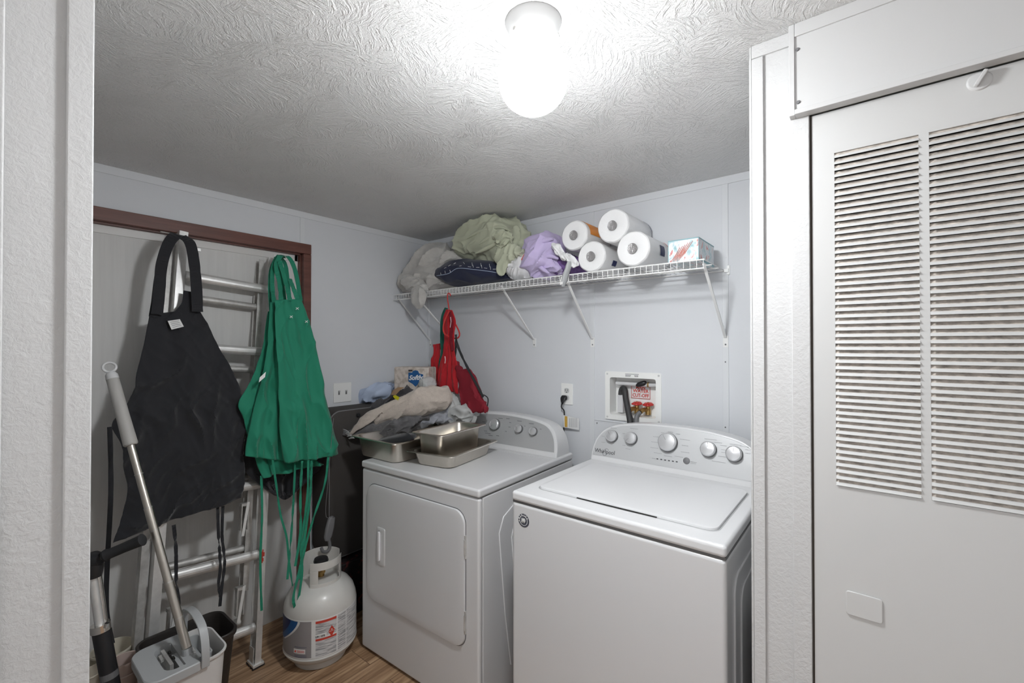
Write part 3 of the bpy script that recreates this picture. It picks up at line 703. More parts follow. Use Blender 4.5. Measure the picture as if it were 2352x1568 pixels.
dt2 = thing('tmp', None, None, (0, 0, 0))
cnt = V((DW/2, 0, 0))
# console is laid out about its own centre, then shifted
def shift(o, d):
    for v in o.data.vertices: v.co += d
pre = set(bpy.data.objects)
dyb = DL-.150
console(t, dprof, DT, dyb, .30, DL-.02, .955, 'panelg', zpan=.024)
for o in set(bpy.data.objects)-pre: shift(o, cnt)
bpy.data.objects.remove(dt2)
Minv = MW[t.name].inverted(); dn = V((0, -1, .30)).normalized(); dup_ = V((0, .30, 1)).normalized()
R2 = MW[t.name].to_3x3()
def dpt(px, py):
    n = R2 @ dn; P0 = MW[t.name] @ V((0, dyb-.0028, DT)); d = ray(px, py); return Minv @ (C0+d*((P0-C0).dot(n)/d.dot(n)))
for (x, y, r, a) in ((1139, 975, .030, -2.3+.0, ), (1194, 985, .0205, -1.0), (1227, 991, .0205, 0)): knob(t, dpt(x, y), r, dn, a)
w = MB()
for (px, py, l) in ((1108, 968, .02), (1108, 977, .022), (1112, 989, .022), (1114, 994, .04), (1122, 999, .03), (1140, 1000, .02), (1145, 960, .03), (1163, 961, .022), (1170, 970, .012), (1168, 980, .014), (1160, 990, .012), (1188, 966, .03), (1215, 972, .03), (1204, 978, .008), (1240, 985, .01)):
    w = MB(); p = dpt(px, py); x = 0
    while x < l: q = min(l, x+.002+.003*random.random()); w.obox(p+X_*((x+q)/2)+dn*.0005, X_, dup_, dn, (q-x)/2, .0010, .0003); x = q+.001
    w.build('panel_print', 'ink', t)
# ---- steam pans
def pan(name, label, loc, rz, w0, d0, h, taper=.012, r=.045):
    t = thing(name, label, 'pan', loc, rz, 'stainless steel pans on the dryer')
    b = MB(); th = .0009
    def rg(dw, z, rr=r): return [V((a, c, z)) for a, c in rrect(w0+dw, d0+dw, max(.004, rr), 7)]
    b.loft([rg(-taper*2-.02, 0, r), rg(-taper*2-.006, .003), rg(-taper*2, .010), rg(-.002, h-.006), rg(.004, h), rg(.036, h+.001, r*.45), rg(.038, h-.003, r*.45), rg(.030, h-.003, r*.45),
            rg(.004, h-.001), rg(-.005, h-.008), rg(-taper*2-.003, .011), rg(-taper*2-.010, .005), rg(-taper*2-.024, .0015)], cap=False)
    b.add(rg(-taper*2-.02, 0, r), [list(range(32))[:len(rg(0, 0))]][:1]); b.f[-1] = [len(b.v)-len(rg(0, 0))+i for i in range(len(rg(0, 0)))]
    q = rg(-taper*2-.024, .0015); s0 = len(b.v); b.v += q; b.f.append([s0+i for i in range(len(q))]); b.mi.append(0)
    body = b.build('pan_body', 'steel', t, smooth=True)
    return t
p1 = pan('steam_pan', 'full size stainless steel pan holding the laundry pile at the dryer front corner', (-1.893, 1.528, DT+.001), math.radians(1.5), .318, .50, .100)
text('Vollrath', .016, (-.045, -.2455, .052), X_, Z_, 'knobd', p1, name='stamped_mark') if False else None
p2 = pan('steam_pan', 'shallow stainless steel tray under the small deep pan', (-1.604, 1.545, DT+.001), math.radians(10.5), .236, .372, .064)
p3 = pan('steam_pan', 'narrow deep stainless steel pan standing in the shallow tray', (-1.612, 1.527, DT+.0035), math.radians(7.5), .152, .318, .148, .010, .03)
w = MB()
for k, (x, z) in enumerate(((.0, 0), (.004, .004), (.008, .0), (.014, .004), (.018, -.002), (.024, .003))): w.box((-.06+x, -.2492, .055+z), (-.058+x, -.2480, .060+z))
w.build('stamped_mark', 'knobd', p1)
# ================================================================== LEFT SIDE OF THE ROOM
# ---- aluminium ladder leaning on the outside door (two nested sections)
LU = (V((-2.400, 1.050, 1.93))-V((-2.193, .888, 0))).normalized()
LR = V((0, 1, -.085)).normalized(); LN = LR.cross(LU).normalized()
if LN.x < 0: LN = -LN
LR = LU.cross(LN).normalized()
if LR.y < 0: LR = -LR
FT = V((-2.193, .868, 0))           # front foot of the right rail
t = ladder = thing('ladder', 'worn aluminium extension ladder leaning against the pale outside door', 'ladder', (-2.2, .68, 0))
def rail(a, b_, nm, wr=.026, dp=.062, m='alu', open_=1):
    """channel rail from a to b; face towards the room, flanges along the rung direction"""
    w = MB(); d = (b_-a).normalized(); L = (b_-a).length; c = (a+b_)/2; th = .0028
    w.obox(c-LR*open_*(wr/2), d, LN, LR, L/2, dp/2, th/2)
    for s in (-1, 1): w.obox(c+LN*(s*(dp/2-th/2)), d, LR, LN, L/2, wr/2-th*.3, th/2)
    return w.build(nm, m, t, world=True)
def at(s, r, n): return FT+LU*s+LR*r+LN*n
SP = .398
# front section: long rails
rail(at(.0, 0, -.02), at(1.955, 0, -.02), 'rail', open_=-1)
rail(at(.0, -SP, -.02), at(1.965, -SP, -.02), 'rail', .032, open_=1)
# rear section nested behind
rail(at(.33, -.047, -.068), at(1.93, -.047, -.068), 'rail', .024, .05, 'alud', open_=-1)
rail(at(.10, -SP-.035, -.068), at(1.91, -SP-.035, -.068), 'rail', .024, .05, 'alud', open_=1)
for k in range(6):
    s = .165+.3215*k
    w = MB(); A, B_ = at(s, -SP+.012, -.02), at(s, -.012, -.02)
    prof = [(.0205*math.cos(a), .0165*math.sin(a)) for a in [2*PI*i/16 for i in range(16)]]
    w.loft([[P+LU*(q*(1+.06*((i*3) % 2)))+LN*r for i, (q, r) in enumerate(prof)] for P in (A, B_)]); w.build('rung', 'alu', t, world=True, smooth=False)
    s2 = s-.088 if k > 0 else None
    if k >= 3: MB().tube([at(s-.088, -SP+.0, -.068), at(s-.088, -.055, -.068)], .0165, 12).build('rung', 'alud', t, world=True, smooth=True)
    else: MB().tube([at(s+.03, -SP+.0, -.068), at(s+.03, -.055, -.068)], .0165, 12).build('rung', 'alud', t, world=True, smooth=True)
    for rr in (-SP+.016, -.016): MB().lathe([(.0215, 0), (.0215, .005)], at(s, rr, -.02), LR, 14, True).build('rung_collar', 'alud', t, world=True, smooth=True)
for r in (0, -SP):   # feet
    w = MB(); c = at(.03, r, -.02)
    for sg in (-1, 1): w.obox(c+LR*(sg*.0165), LU, LN, LR, .055, .022, .0015)
    w.build('foot_bracket', 'alud', t, world=True)
    c = at(.0, r, -.02); MB().box((c.x-.032, c.y-.022, .008), (c.x+.038, c.y+.026, .020)).build('foot_plate', 'alu', t, world=True, bev=.002)
    w = MB()
    for k in range(4): w.tube([(c.x-.03+.021*k, c.y-.024, .006), (c.x-.03+.021*k, c.y+.028, .006)], .006, 8)
    w.build('foot_tread', 'blackp', t, world=True)
for s in (.30, .67, ):  # rung locks on the right rail
    w = MB(); c = at(s, -.075, -.03)
    for sg in (-1, 1): w.obox(c+LR*(sg*.014), LU, LN, LR, .06, .013, .0015)
    w.obox(c+LU*.055, LR, LN, LU, .017, .016, .006); w.build('rung_lock', 'alud', t, world=True)
    MB().obox(c-LU*.01+LR*.002+LN*.014, (LU+LR*.12).normalized(), LR, LN, .075, .006, .003).build('lock_finger', 'slabtrim', t, world=True)
w = MB(); c = at(.30, -SP+.055, -.03)
w.obox(c, LU, LR, LN, .055, .004, .012); w.obox(c+LU*.055+LR*.01, LR, LN, LU, .017, .014, .007); w.build('rung_lock', 'alud', t, world=True)
MB().obox(c-LU*.02+LR*.016+LN*.008, (LU+LR*.10).normalized(), LR, LN, .07, .008, .003).build('lock_finger', 'slabtrim', t, world=True)
w = MB(); random.seed(3)
for k in range(24):
    s = .95+.33*random.random() if k > 5 else .45+.06*random.random(); w.obox(at(s, .0+.010*(random.random()-.5), .0118), LU, LR, LN, .003+.012*random.random(), .002+.003*random.random(), .0003)
w.build('red_paint_speck', 'redprint', t, world=True)
def ladx(z, off=.0):      # x of a vertical surface hanging off the ladder's front
    return -2.193-.1075*z+off+.02
# ---- black apron
def place_black(x, y):
    p = onX(x, y, -2.27); z = p.z
    X = -2.335+.010 if z > 1.75 else -2.325+(1.75-z)*.115
    X += .03*math.sin(min(1, max(0, (1.75-z)/1.0))*PI)
    q = onX(x, y, X); return q
t = thing('black_apron', 'large black apron hung over the left ladder rail by its neck strap', 'apron', onX(400, 545, -2.33))
rows = [(344, 722, 458, 708), (331, 790, 490, 770), (316, 850, 522, 830), (306, 895, 549, 885), (287, 935, 556, 915), (257, 975, 574, 946), (278, 1020, 563, 1000), (284, 1070, 558, 1050), (295, 1120, 560, 1092), (284, 1185, 558, 1120), (260, 1247, 554, 1143)]
sheet(rows, place_black, 'apron_body', 'black', t, 90, 110, fold=[((0, .25, 1), .11, .030, 2), ((0, .8, 1), .07, .012, 2), ((0, -.7, 1), .05, .006, 2)], seed=2, vert=(4, .022))
def strap(par, pl, pts, w, m, name, n=36, wd=Y_, wob=.25, t_=.002, seed=0, root=None):
    b = MB(); ribbon(b, [pl(x, y)+V((dx, 0, 0)) for x, y, dx in pts], w, t_, wd, n, wob, seed); return b.build(name, m, par, world=True, smooth=False)
strap(t, place_black, [(358, 722, .02), (362, 660, .03), (366, 610, .035), (380, 565, .035), (398, 543, .03), (418, 541, .0)], .040, 'black', 'neck_strap', wob=.1)
strap(t, place_black, [(352, 728, .0), (358, 690, .0), (364, 640, .0), (374, 590, .0), (392, 555, -.01)], .030, 'black', 'neck_strap', wob=.1, seed=2)
strap(t, place_black, [(450, 716, .02), (446, 660, .03), (440, 600, .03), (433, 560, .02), (418, 543, .0)], .042, 'black', 'neck_strap', wob=.1, seed=5)
strap(t, place_black, [(395, 745, .005), (420, 722, .0), (436, 700, .0), (440, 670, .0)], .06, 'black', 'neck_strap', wob=.0, seed=7)
strap(t, place_black, [(252, 980, 0), (254, 1050, 0), (254, 1150, .0), (246, 1300, 0), (244, 1390, .0), (250, 1440, 0), (258, 1478, 0)], .015, 'black', 'waist_tie', wob=.3)
strap(t, place_black, [(399, 1205, 0), (404, 1260, 0), (405, 1340, .0), (410, 1380, 0), (409, 1425, 0)], .013, 'black', 'waist_tie', wob=1.0, seed=3)
strap(t, place_black, [(500, 1165, 0), (502, 1230, 0), (506, 1300, 0), (502, 1340, 0), (506, 1370, 0)], .012, 'black', 'waist_tie', wob=.9, seed=8)
strap(t, place_black, [(512, 1162, 0), (510, 1230, 0), (516, 1290, 0), (509, 1350, 0), (505, 1392, 0)], .012, 'black', 'waist_tie', wob=.9, seed=9)
q = [place_black(x, y)+V((.012, 0, 0)) for x, y in ((383, 737), (411, 733), (420, 750), (392, 757))]
la = MB().loft([q, [p+V((.001, 0, 0)) for p in q]]).build('care_label', 'paper', t, world=True)
w = MB()
for k in range(4):
    a = q[0].lerp(q[3], .2+.2*k)+V((.0016, 0, 0)); b_ = q[1].lerp(q[2], .2+.2*k)+V((.0016, 0, 0)); a, b_ = a.lerp(b_, .15), a.lerp(b_, .85)
    w.tube([a, a.lerp(b_, .5)+V((0, 0, .001)), b_], .0006, 4)
w.build('label_print', 'ink', la, world=True)
# ---- black cloth behind the green aprons
def place_back(x, y): return onX(x, y, -2.245)
t = thing('black_apron', 'black apron mostly hidden behind the green aprons, its hem showing below them', 'apron', place_back(650, 880))
sheet([(600, 860, 690, 860), (575, 960, 720, 960), (560, 1040, 742, 1040), (562, 1075, 740, 1075), (585, 1105, 715, 1098), (632, 1138, 672, 1136)], place_back, 'apron_body', 'black', t, 40, 50, fold=[((0, .3, 1), .06, .02, 3)], seed=12)
strap(t, place_back, [(632, 1110, 0), (640, 1128, 0), (655, 1140, 0), (668, 1132, 0)], .03, 'black', 'waist_tie')
# ---- green aprons
def gp(off):
    def f(x, y):
        z = onX(x, y, -2.2).z; return onX(x, y, -2.315+off+(1.75-z)*.13 if z < 1.75 else -2.315+off*.5)
    return f
def gapron(label, rows, off, straps, ties, seed, nu=60):
    t = thing('green_apron', label, 'apron', gp(off)(rows[0][0], rows[0][1]), group='green aprons on the right ladder rail')
    sheet(rows, gp(off), 'apron_body', 'green', t, nu, 110, fold=[((0, .12, 1), .07, .022, 2), ((0, -.4, 1), .06, .008, 2)], seed=seed, vert=(5, .022))
    for i, s in enumerate(straps): strap(t, gp(off), s[1], s[0], 'green', 'neck_strap', wob=.25, seed=i+seed)
    for i, s in enumerate(ties): strap(t, gp(off), s[1], s[0], 'green', 'waist_tie', wob=.7, seed=i*3+seed)
    return t
g3 = gapron('rearmost green apron spread out to the left toward the black apron', [(616, 715, 680, 712), (602, 800, 690, 795), (575, 875, 700, 860), (548, 925, 705, 930), (558, 960, 712, 985), (588, 1055, 720, 1050), (602, 1097, 742, 1066)], .02,
    [(.022, [(624, 720, 0), (621, 660, 0), (624, 620, 0), (634, 596, .0), (648, 590, -.03)]), (.02, [(668, 715, 0), (662, 660, 0), (656, 610, 0), (652, 590, -.03)])],
    [(.010, [(600, 1092, 0), (602, 1180, 0), (598, 1290, 0), (601, 1402, 0)])], 21)
g2 = gapron('middle green apron with its hem level beside the black apron', [(621, 694, 662, 692), (615, 780, 668, 775), (603, 860, 676, 860), (584, 940, 684, 940), (570, 1000, 686, 1005), (564, 1047, 684, 1063)], .06,
    [(.02, [(630, 698, .0), (625, 650, 0), (628, 610, 0), (640, 588, .0), (655, 586, -.04)]), (.018, [(655, 698, 0), (648, 650, 0), (640, 615, 0), (642, 592, .0), (655, 588, -.04)])],
    [(.009, [(626, 1055, 0), (634, 1110, 0), (644, 1180, 0), (658, 1232, 0), (664, 1290, 0), (672, 1345, 0)]), (.010, [(678, 1060, 0), (674, 1150, 0), (668, 1240, 0), (660, 1330, 0)])], 33)
g1 = gapron('front green apron with small white bow prints on its bib', [(632, 689, 690, 686), (633, 760, 716, 755), (636, 850, 737, 845), (641, 930, 754, 925), (647, 1000, 772, 992), (655, 1063, 782, 1044)], .10,
    [(.021, [(646, 692, 0), (642, 650, 0), (634, 610, 0), (644, 588, 0), (660, 590, -.04)]), (.021, [(690, 690, 0), (684, 650, 0), (676, 615, 0), (664, 592, 0), (652, 586, -.02), (640, 592, -.04)]), (.021, [(664, 640, .005), (674, 665, .005), (684, 688, .0)]), (.021, [(640, 600, .01), (652, 640, .01), (664, 690, .01)])],
    [(.011, [(694, 1058, 0), (690, 1140, 0), (690, 1220, 0), (678, 1300, 0)]), (.012, [(716, 1056, 0), (712, 1140, 0), (700, 1230, 0), (690, 1300, 0), (674, 1370, 0), (680, 1402, 0)]), (.011, [(708, 1056, 0), (706, 1140, 0), (692, 1250, 0), (694, 1310, 0), (688, 1360, 0), (680, 1408, 0)]), (.011, [(754, 1048, 0), (746, 1110, 0), (720, 1190, 0), (700, 1260, 0), (690, 1330, 0)])], 45, 70)
w = MB(); g = gp(.125)
for (x, y) in ((682, 708), (668, 727), (703, 738)):
    for (dx, dy) in ((-3, -2), (3, -2), (-3, 3), (3, 3)): w.tube([g(x, y)+V((.004, 0, 0)), g(x+dx, y+dy)+V((.004, 0, 0))], .0014, 5)
w.build('bow_print', 'paper', g1, world=True)
w = MB(); q = [gp(.085)(x, y)+V((.03, 0, 0)) for x, y in ((604, 853), (602, 865), (588, 877), (590, 866))]; w.loft([q, [p+V((.001, 0, 0)) for p in q]]); w.build('care_label', 'paper', g3, world=True)
# ---- wastebasket
bx0, bx1, by0, by1, bz = -2.175, -1.955, .425, .712, .345
t = thing('wastebasket', 'black-brown slim wastebasket standing behind the mop bucket', 'wastebasket', ((bx0+bx1)/2, (by0+by1)/2, 0))
b = MB(); wx, wy = bx1-bx0, by1-by0
def rg(d, z): return [V((a, c, z)) for a, c in rrect(wx+d, wy+d, .05+d*.2, 8)]
b.loft([rg(-.065, 0), rg(-.012, bz-.03), rg(-.006, bz-.022), rg(.004, bz-.018), rg(.006, bz-.003), rg(.0, bz), rg(-.012, bz-.002), rg(-.018, bz-.012), rg(-.07, .006)], cap=True).build('basket_body', 'basket', t, smooth=True)
# ---- bucket with wringer
kx0, kx1, ky0, ky1, kz = -1.945, -1.722, .372, .600, .425
kc = V(((kx0+kx1)/2, (ky0+ky1)/2, 0))
t = thing('mop_bucket', 'white flat mop bucket with grey wringer top and grey handle', 'bucket', kc)
b = MB(); wx, wy = kx1-kx0, ky1-ky0
b.loft([rg(-.06, .0), rg(-.012, kz-.012), rg(-.004, kz-.010), rg(.0, kz-.004), rg(-.002, kz), rg(-.012, kz), rg(-.018, kz-.010), rg(-.07, .010)], cap=True).build('bucket_body', 'bucket', t, smooth=True)
yw = ky0-kc.y+.135      # wringer covers the near-left part
P0 = V((0, 0, kz))
b = MB(); hxw = wx/2
def ins(y0, y1, r=.045, d=0):   # outline rounded on the left end only
    o = []
    for (sx, a0) in ((-1, 180), (1, 270)):
        for i in range(9):
            tt = math.radians(a0+90*i/8); o.append((sx*(hxw-r+d)+r*math.cos(tt), (y0+r-d)+r*math.sin(tt)))
    o += [(hxw+d, y1), (-hxw-d, y1)]; return o
yl = ky0-kc.y
o_ = ins(yl, yw, .045, .004); b.loft([[V((a, c, kz-.022)) for a, c in o_], [V((a, c, kz+.003)) for a, c in o_]], cap=False)
i_ = ins(yl+.022, yw-.03, .03, -.03)
b.loft([[V((a, c, kz+.003)) for a, c in o_], [V((a*.97, c*.985, kz+.006)) for a, c in o_], [V((a, c, kz+.001)) for a, c in i_], [V((a*.9, c*.97, kz-.035)) for a, c in i_]], cap=False)
b.build('wringer_frame', 'bucketg', t, smooth=True)
w = MB(); w.box((-.072, yl+.03, kz-.038), (.055, yl+.075, kz-.034)); w.build('tray_floor', 'bucket', t)
w = MB(); w.box((-.06, yl+.070, kz-.03), (.05, yl+.080, kz+.002)); w.box((-.045, yl+.060, kz-.012), (-.01, yl+.072, kz-.004)); w.build('wringer_bar', 'alud', t)
w = MB(); w.box((-.03, yl+.083, kz+.0005), (-.015, yl+.090, kz+.0060)); w.box((.012, yl+.083, kz+.0005), (.027, yl+.090, kz+.0060)); w.build('wringer_slot', 'dark', t)
w = MB(); w.box((-.02, yl+.125, kz-.03), (.03, yl+.132, kz+.004)); w.box((-.02, yl+.140, kz-.03), (.03, yl+.147, kz-.0)); w.build('wringer_roller', 'slabtrim', t)
w = MB(); w.loft([[V((a, c+yl+.158, z)) for a, c in rrect(wx-.07+dd, .055+dd, .012, 4)] for z, dd in ((kz-.05, -.01), (kz-.002, 0), (kz-.002, -.008), (kz-.045, -.016))]); w.build('sorting_cup', 'bucketg', t, smooth=True)
yh = yl+.150
pts = [V((hxw+.003, yh, kz-.02)), V((hxw+.004, yh, kz+.03)), V((hxw-.01, yh, kz+.075)), V((hxw-.04, yh, kz+.105)), V((0, yh, kz+.118)), V((-hxw+.04, yh, kz+.105)), V((-hxw+.01, yh, kz+.075)), V((-hxw-.002, yh, kz+.03)), V((-hxw-.002, yh, kz-.02))]
P = cr(pts, 40, False); rings = []
for i, p in enumerate(P):
    d = (P[min(i+1, 39)]-P[max(i-1, 0)]).normalized(); s = Y_; u = d.cross(s).normalized(); hw_ = .013-.003*abs(i/39-.5)
    rings.append([p+s*a*hw_+u*c*.0035 for a, c in ((1, 1), (-1, 1), (-1, -1), (1, -1))])
MB().loft(rings).build('carry_handle', 'bucketg', t, bev=.002)
# ---- mop
A = onD(429, 1487, 1.505); B_ = onD(251, 842, 1.62); d = (B_-A).normalized(); LM = (B_-A).length
t = thing('flat_mop', 'flat mop with telescoping steel handle and pale ring end standing in the bucket', 'mop', A)
def mp(f): return A+d*LM*f
f1 = .705
w = MB(); w.tube([mp(0), mp(.22)], .0135, 20); w.build('pole_section', 'steel', t, world=True, smooth=True)
MB().tube([mp(.22), mp(.48)], .0128, 20).build('pole_section', 'steel', t, world=True, smooth=True)
MB().tube([mp(.48), mp(f1)], .0118, 20).build('pole_section', 'steel', t, world=True, smooth=True)
w = MB()
for f in (.10, .22, .40, .48, .60): w.tube([mp(f-.0010), mp(f+.0010)], .0139 if f < .3 else .0131, 20)
w.build('pole_joint', 'alud', t, world=True, smooth=True)
MB().tube([mp(f1), mp(f1+.004), mp(f1+.006), mp(.80), mp(.95), mp(.955)], [.0175, .021, .0212, .0195, .0185, .0165], 24).build('grip', 'gripg', t, world=True, smooth=True)
sx, uu, dd = basis(d); vd = (A-C0).normalized(); sd = d.cross(vd).normalized()
w = MB(); w.tube([mp(.952), mp(.97), mp(.978)], [.0192, .0175, .012], 20); c = mp(.998)
w.tube([c+(sd*math.cos(a)+d*math.sin(a))*.018 for a in [2*PI*i/36 for i in range(37)]], .0045, 10); w.build('hanging_ring', 'applp', t, world=True, smooth=True)
w = MB(); w.tube([A, A-d*.02-V((0, 0, .03))], .015, 14); w.obox(A-V((0, 0, .05)), X_, Y_, Z_, .05, .03, .02); w.build('mop_joint', 'bucketg', t, world=True)
# ---- folding scooter steering column
DS = 1.47
t = thing('folding_scooter', 'folding scooter handlebar with black foam grip beside the left wall end', 'scooter', onD(262, 1600, DS))
a, b_ = onD(238, 1277, DS), onD(330, 1238, DS+.02)
MB().tube([a, a.lerp(b_, .02), a.lerp(b_, .08), a.lerp(b_, .12), a.lerp(b_, .5), a.lerp(b_, .9), a.lerp(b_, .97), b_], [.014, .018, .0195, .0165, .0165, .0185, .0200, .015], 20).build('foam_grip', 'rubber', t, world=True, smooth=True)
MB().tube([onD(222, 1284, DS), a], .008, 12).build('handlebar_stub', 'chrome', t, world=True, smooth=True)
w = MB(); w.tube([onD(195, 1300, DS), onD(205, 1290, DS), onD(220, 1284, DS), onD(232, 1282, DS)], [.028, .031, .027, .018], 18); w.tube([onD(213, 1285, DS), onD(215, 1305, DS), onD(217, 1325, DS)], [.026, .027, .019], 18); w.build('tee_joint', 'blackp', t, world=True, smooth=True)
MB().tube([onD(212, 1320, DS), onD(229, 1435, DS)], .0125, 18).build('inner_tube', 'alu', t, world=True, smooth=True)
MB().tube([onD(223, 1320, DS+.015), onD(238, 1435, DS+.015)], .0125, 18).build('inner_tube', 'chrome', t, world=True, smooth=True)
MB().tube([onD(230, 1432, DS), onD(232, 1448, DS)], .0265, 24).build('clamp_collar', 'chrome', t, world=True, smooth=True)
MB().tube([onD(246, 1430, DS-.03), onD(243, 1440, DS-.03)], .006, 8).build('clamp_lever', 'chrome', t, world=True, smooth=True)
MB().tube([onD(232, 1446, DS), onD(260, 1600, DS)], .0240, 24).build('outer_column', 'blackp', t, world=True, smooth=True)
w = MB(); w.tube([onD(249.5, 1541, DS), onD(252, 1555, DS)], .0243, 24, False); w.build('grey_decal', 'hosegrey', t, world=True)
# ---- pale tubs on the floor
for (px, py, X0, r, m, lab, tl) in ((258, 1486, -2.335, .066, 'cream', 'cream plastic tub behind the scooter column, rear one', .0), (286, 1512, -2.19, .044, 'pinkish', 'pinkish beige plastic cup in front of the cream tub', .0), (204, 1520, -2.30, .034, 'cream', 'cream cup at the very left edge beside the wall end', 0)):
    c = onX(px, py, X0); h = c.z
    t = thing('plastic_tub', lab, 'tub', (c.x, c.y, 0))
    MB().lathe([(0.0001, 0), (r*.72, 0), (r*.98, h-.01), (r*1.03, h-.006), (r*1.02, h), (r*.95, h-.001), (r*.70, .006), (0.0001, .006)], (0, 0, 0), (0, 0, 1), 40).build('tub_body', m, t, smooth=True)
    MB().lathe([(r*1.0, h-.05), (r*1.035, h-.048), (r*1.035, h-.044), (r*1.0, h-.042)], (0, 0, 0), (0, 0, 1), 40).build('tub_band', m, t, smooth=True)
# ---- propane tank
tc = V((-2.052, 1.098, 0)); R0 = .160
t = thing('propane_tank', 'grey white propane tank with printed label standing on the wood floor', 'gas tank', tc)
MB().lathe([(.110, 0), (.114, .002), (.114, .030), (.116, .040)], (0, 0, 0), (0, 0, 1), 56).build('foot_ring', 'tank', t, smooth=True, solid=.002)
MB().lathe([(.0001, .026), (.08, .028), (.120, .034), (.145, .046), (.156, .060), (.1595, .073), (.160, .078), (.160, .255), (.157, .275), (.147, .305), (.128, .332), (.10, .352), (.065, .364), (.0001, .370)], (0, 0, 0), (0, 0, 1), 72).build('tank_body', 'tank', t, smooth=True)
MB().lathe([(.1602, .068), (.1625, .071), (.1625, .075), (.1602, .078)], (0, 0, 0), (0, 0, 1), 72).build('weld_seam', 'tank', t, smooth=True)
# collar: two-thirds ring with hand holes
toC = math.atan2(-tc.y, -tc.x); rc = .088
w = MB()
def arc(a0, a1, z0, z1, n=20):
    rs = []
    for i in range(n+1):
        a = a0+(a1-a0)*i/n; dirv = V((math.cos(a), math.sin(a), 0)); rs.append([dirv*rc+Z_*z0, dirv*(rc+.003)+Z_*z0, dirv*(rc+.003)+Z_*z1, dirv*rc+Z_*z1])
    w.loft(rs)
for a0 in (toC+.55, toC+.55+2.25, ): pass
aA, aB = toC-.55, toC+1.45         # front plate
arc(aA, aB, .350, .372); arc(aA, aB, .432, .468); arc(aA, aA+.42, .372, .432); arc(aB-.35, aB, .372, .432)
aC, aD = toC+1.95, toC+5.0
arc(aC, aD, .350, .468, 30)
w.build('collar', 'tank', t, bev=.0015)
w = MB(); w.tube([(0, 0, .365), (0, 0, .43)], .016, 14); w.tube([(0, 0, .405), V((math.cos(toC-.9), math.sin(toC-.9), 0))*.05+Z_*.405], .014, 14); w.tube([(0, 0, .405), V((math.cos(toC+.3), math.sin(toC+.3), 0))*.035+Z_*.40], .010, 12); w.build('valve', 'brass', t, smooth=True)
w = MB(); w.lathe([(.0001, .455), (.03, .452), (.034, .440), (.030, .428), (.0001, .428)], (0, 0, 0), (0, 0, 1), 20); w.build('valve_knob', 'blackp', t, smooth=True)
def label(a0, a1, z0, z1, m, name, off=.0006, n=None, par=None):
    """patch wrapped round the tank, angles measured from the direction facing the room"""
    n = n or max(2, int(abs(a1-a0)/.05)); rs = []
    w = MB(); w.loft([[V((math.cos(toC+a0+(a1-a0)*i/n), math.sin(toC+a0+(a1-a0)*i/n), 0))*(R0+off+o)+Z_*z for o, z in ((0, z0), (.0004, z0), (.0004, z1), (0, z1))] for i in range(n+1)]); return w.build(name, m, par or t)
lb = label(-1.45, 2.0, .082, .250, 'paper', 'label', .0002)
label(-1.42, -.24, .086, .246, 'greylabel', 'label_grey_field', .0007, par=lb)
for (z0, z1) in ((.173, .243), (.086, .165)): label(-.13, .42, z0, z1, 'print', 'warning_text', .0008, par=lb)
label(-.13, .42, .2335, .244, 'redprint', 'red_band', .0014, par=lb); label(-.13, .42, .157, .166, 'redprint', 'red_band', .0014, par=lb)
label(.46, .72, .086, .246, 'print', 'small_print', .0008, par=lb); label(.75, 1.6, .086, .246, 'print', 'small_print', .0008, par=lb)
label(-.13, .15, .1685, .187, 'paper', 'cargo_strip', .0016, par=lb)
def tp(a, z, off=.0022): return V((math.cos(toC+a), math.sin(toC+a), 0))*(R0+off)+Z_*z
def tdir(a): return V((-math.sin(toC+a), math.cos(toC+a), 0))
text('UN 1075', .0105, tp(-.01, .176, .0024), tdir(-.01), Z_, 'ink', lb, bold=.0003)
q = [tp(.195, .186), tp(.285, .211), tp(.375, .186), tp(.285, .161)]; w = MB(); w.loft([q, [p+p.normalized()*.0006 for p in q]]); hz = w.build('hazard_diamond', 'redprint', lb)
w = MB(); w.tube([tp(.21, .186, .0034), tp(.285, .1864, .0034), tp(.36, .186, .0034)], .0006, 5); w.lathe([(.0028, 0), (.0016, .003), (.0001, .006)], tp(.285, .192, .0036), (0, 0, 1), 8); w.build('flame_mark', 'paper', hz)
# blue sweep
w = MB()
def sweep(off, sh, nm, m):
    rs = []
    for i in range(13):
        u = i/12; z = .245-.10*u; aR = -.62-.62*u**1.6+sh; rs.append([tp(-1.42+(aR+1.42)*k/14, z, off) for k in range(15)])
    MB().loft(rs, cap=False, closed=False).build(nm, m, lb)
sweep(.0012, .07, 'white_sweep', 'paper'); sweep(.0016, 0, 'blue_sweep', 'blued'); sweep(.0019, -.25, 'navy_sweep', 'navyp')
label(-.75, -.40, .105, .125, 'paper', 'retailer_tag', .0013, par=lb)
text('BLUE RHINO', .006, tp(-.55, .156, .0026), tdir(-.55), Z_, 'redprint', lb, name='retailer_lettering') if False else None
w = MB(); w.tube([tp(-.70, .115, .002), tp(-.67, .115, .002)], .004, 8); w.build('retailer_mark', 'redprint', lb)
w = MB()
for k in range(2):
    a = -.63
    while a < -.43: w.tube([tp(a, .118-.006*k, .002), tp(a+.02, .118-.006*k, .002)], .0014, 4); a += .03
w.build('retailer_print', 'redprint', lb)
w = MB()
for k, z in enumerate((.134, .097, .091)):
    a = -.72
    while a < -.36: w.tube([tp(a, z, .0014), tp(a+.014, z, .0014)], .0010, 4); a += .026
w.build('brand_print', 'navyp', lb)
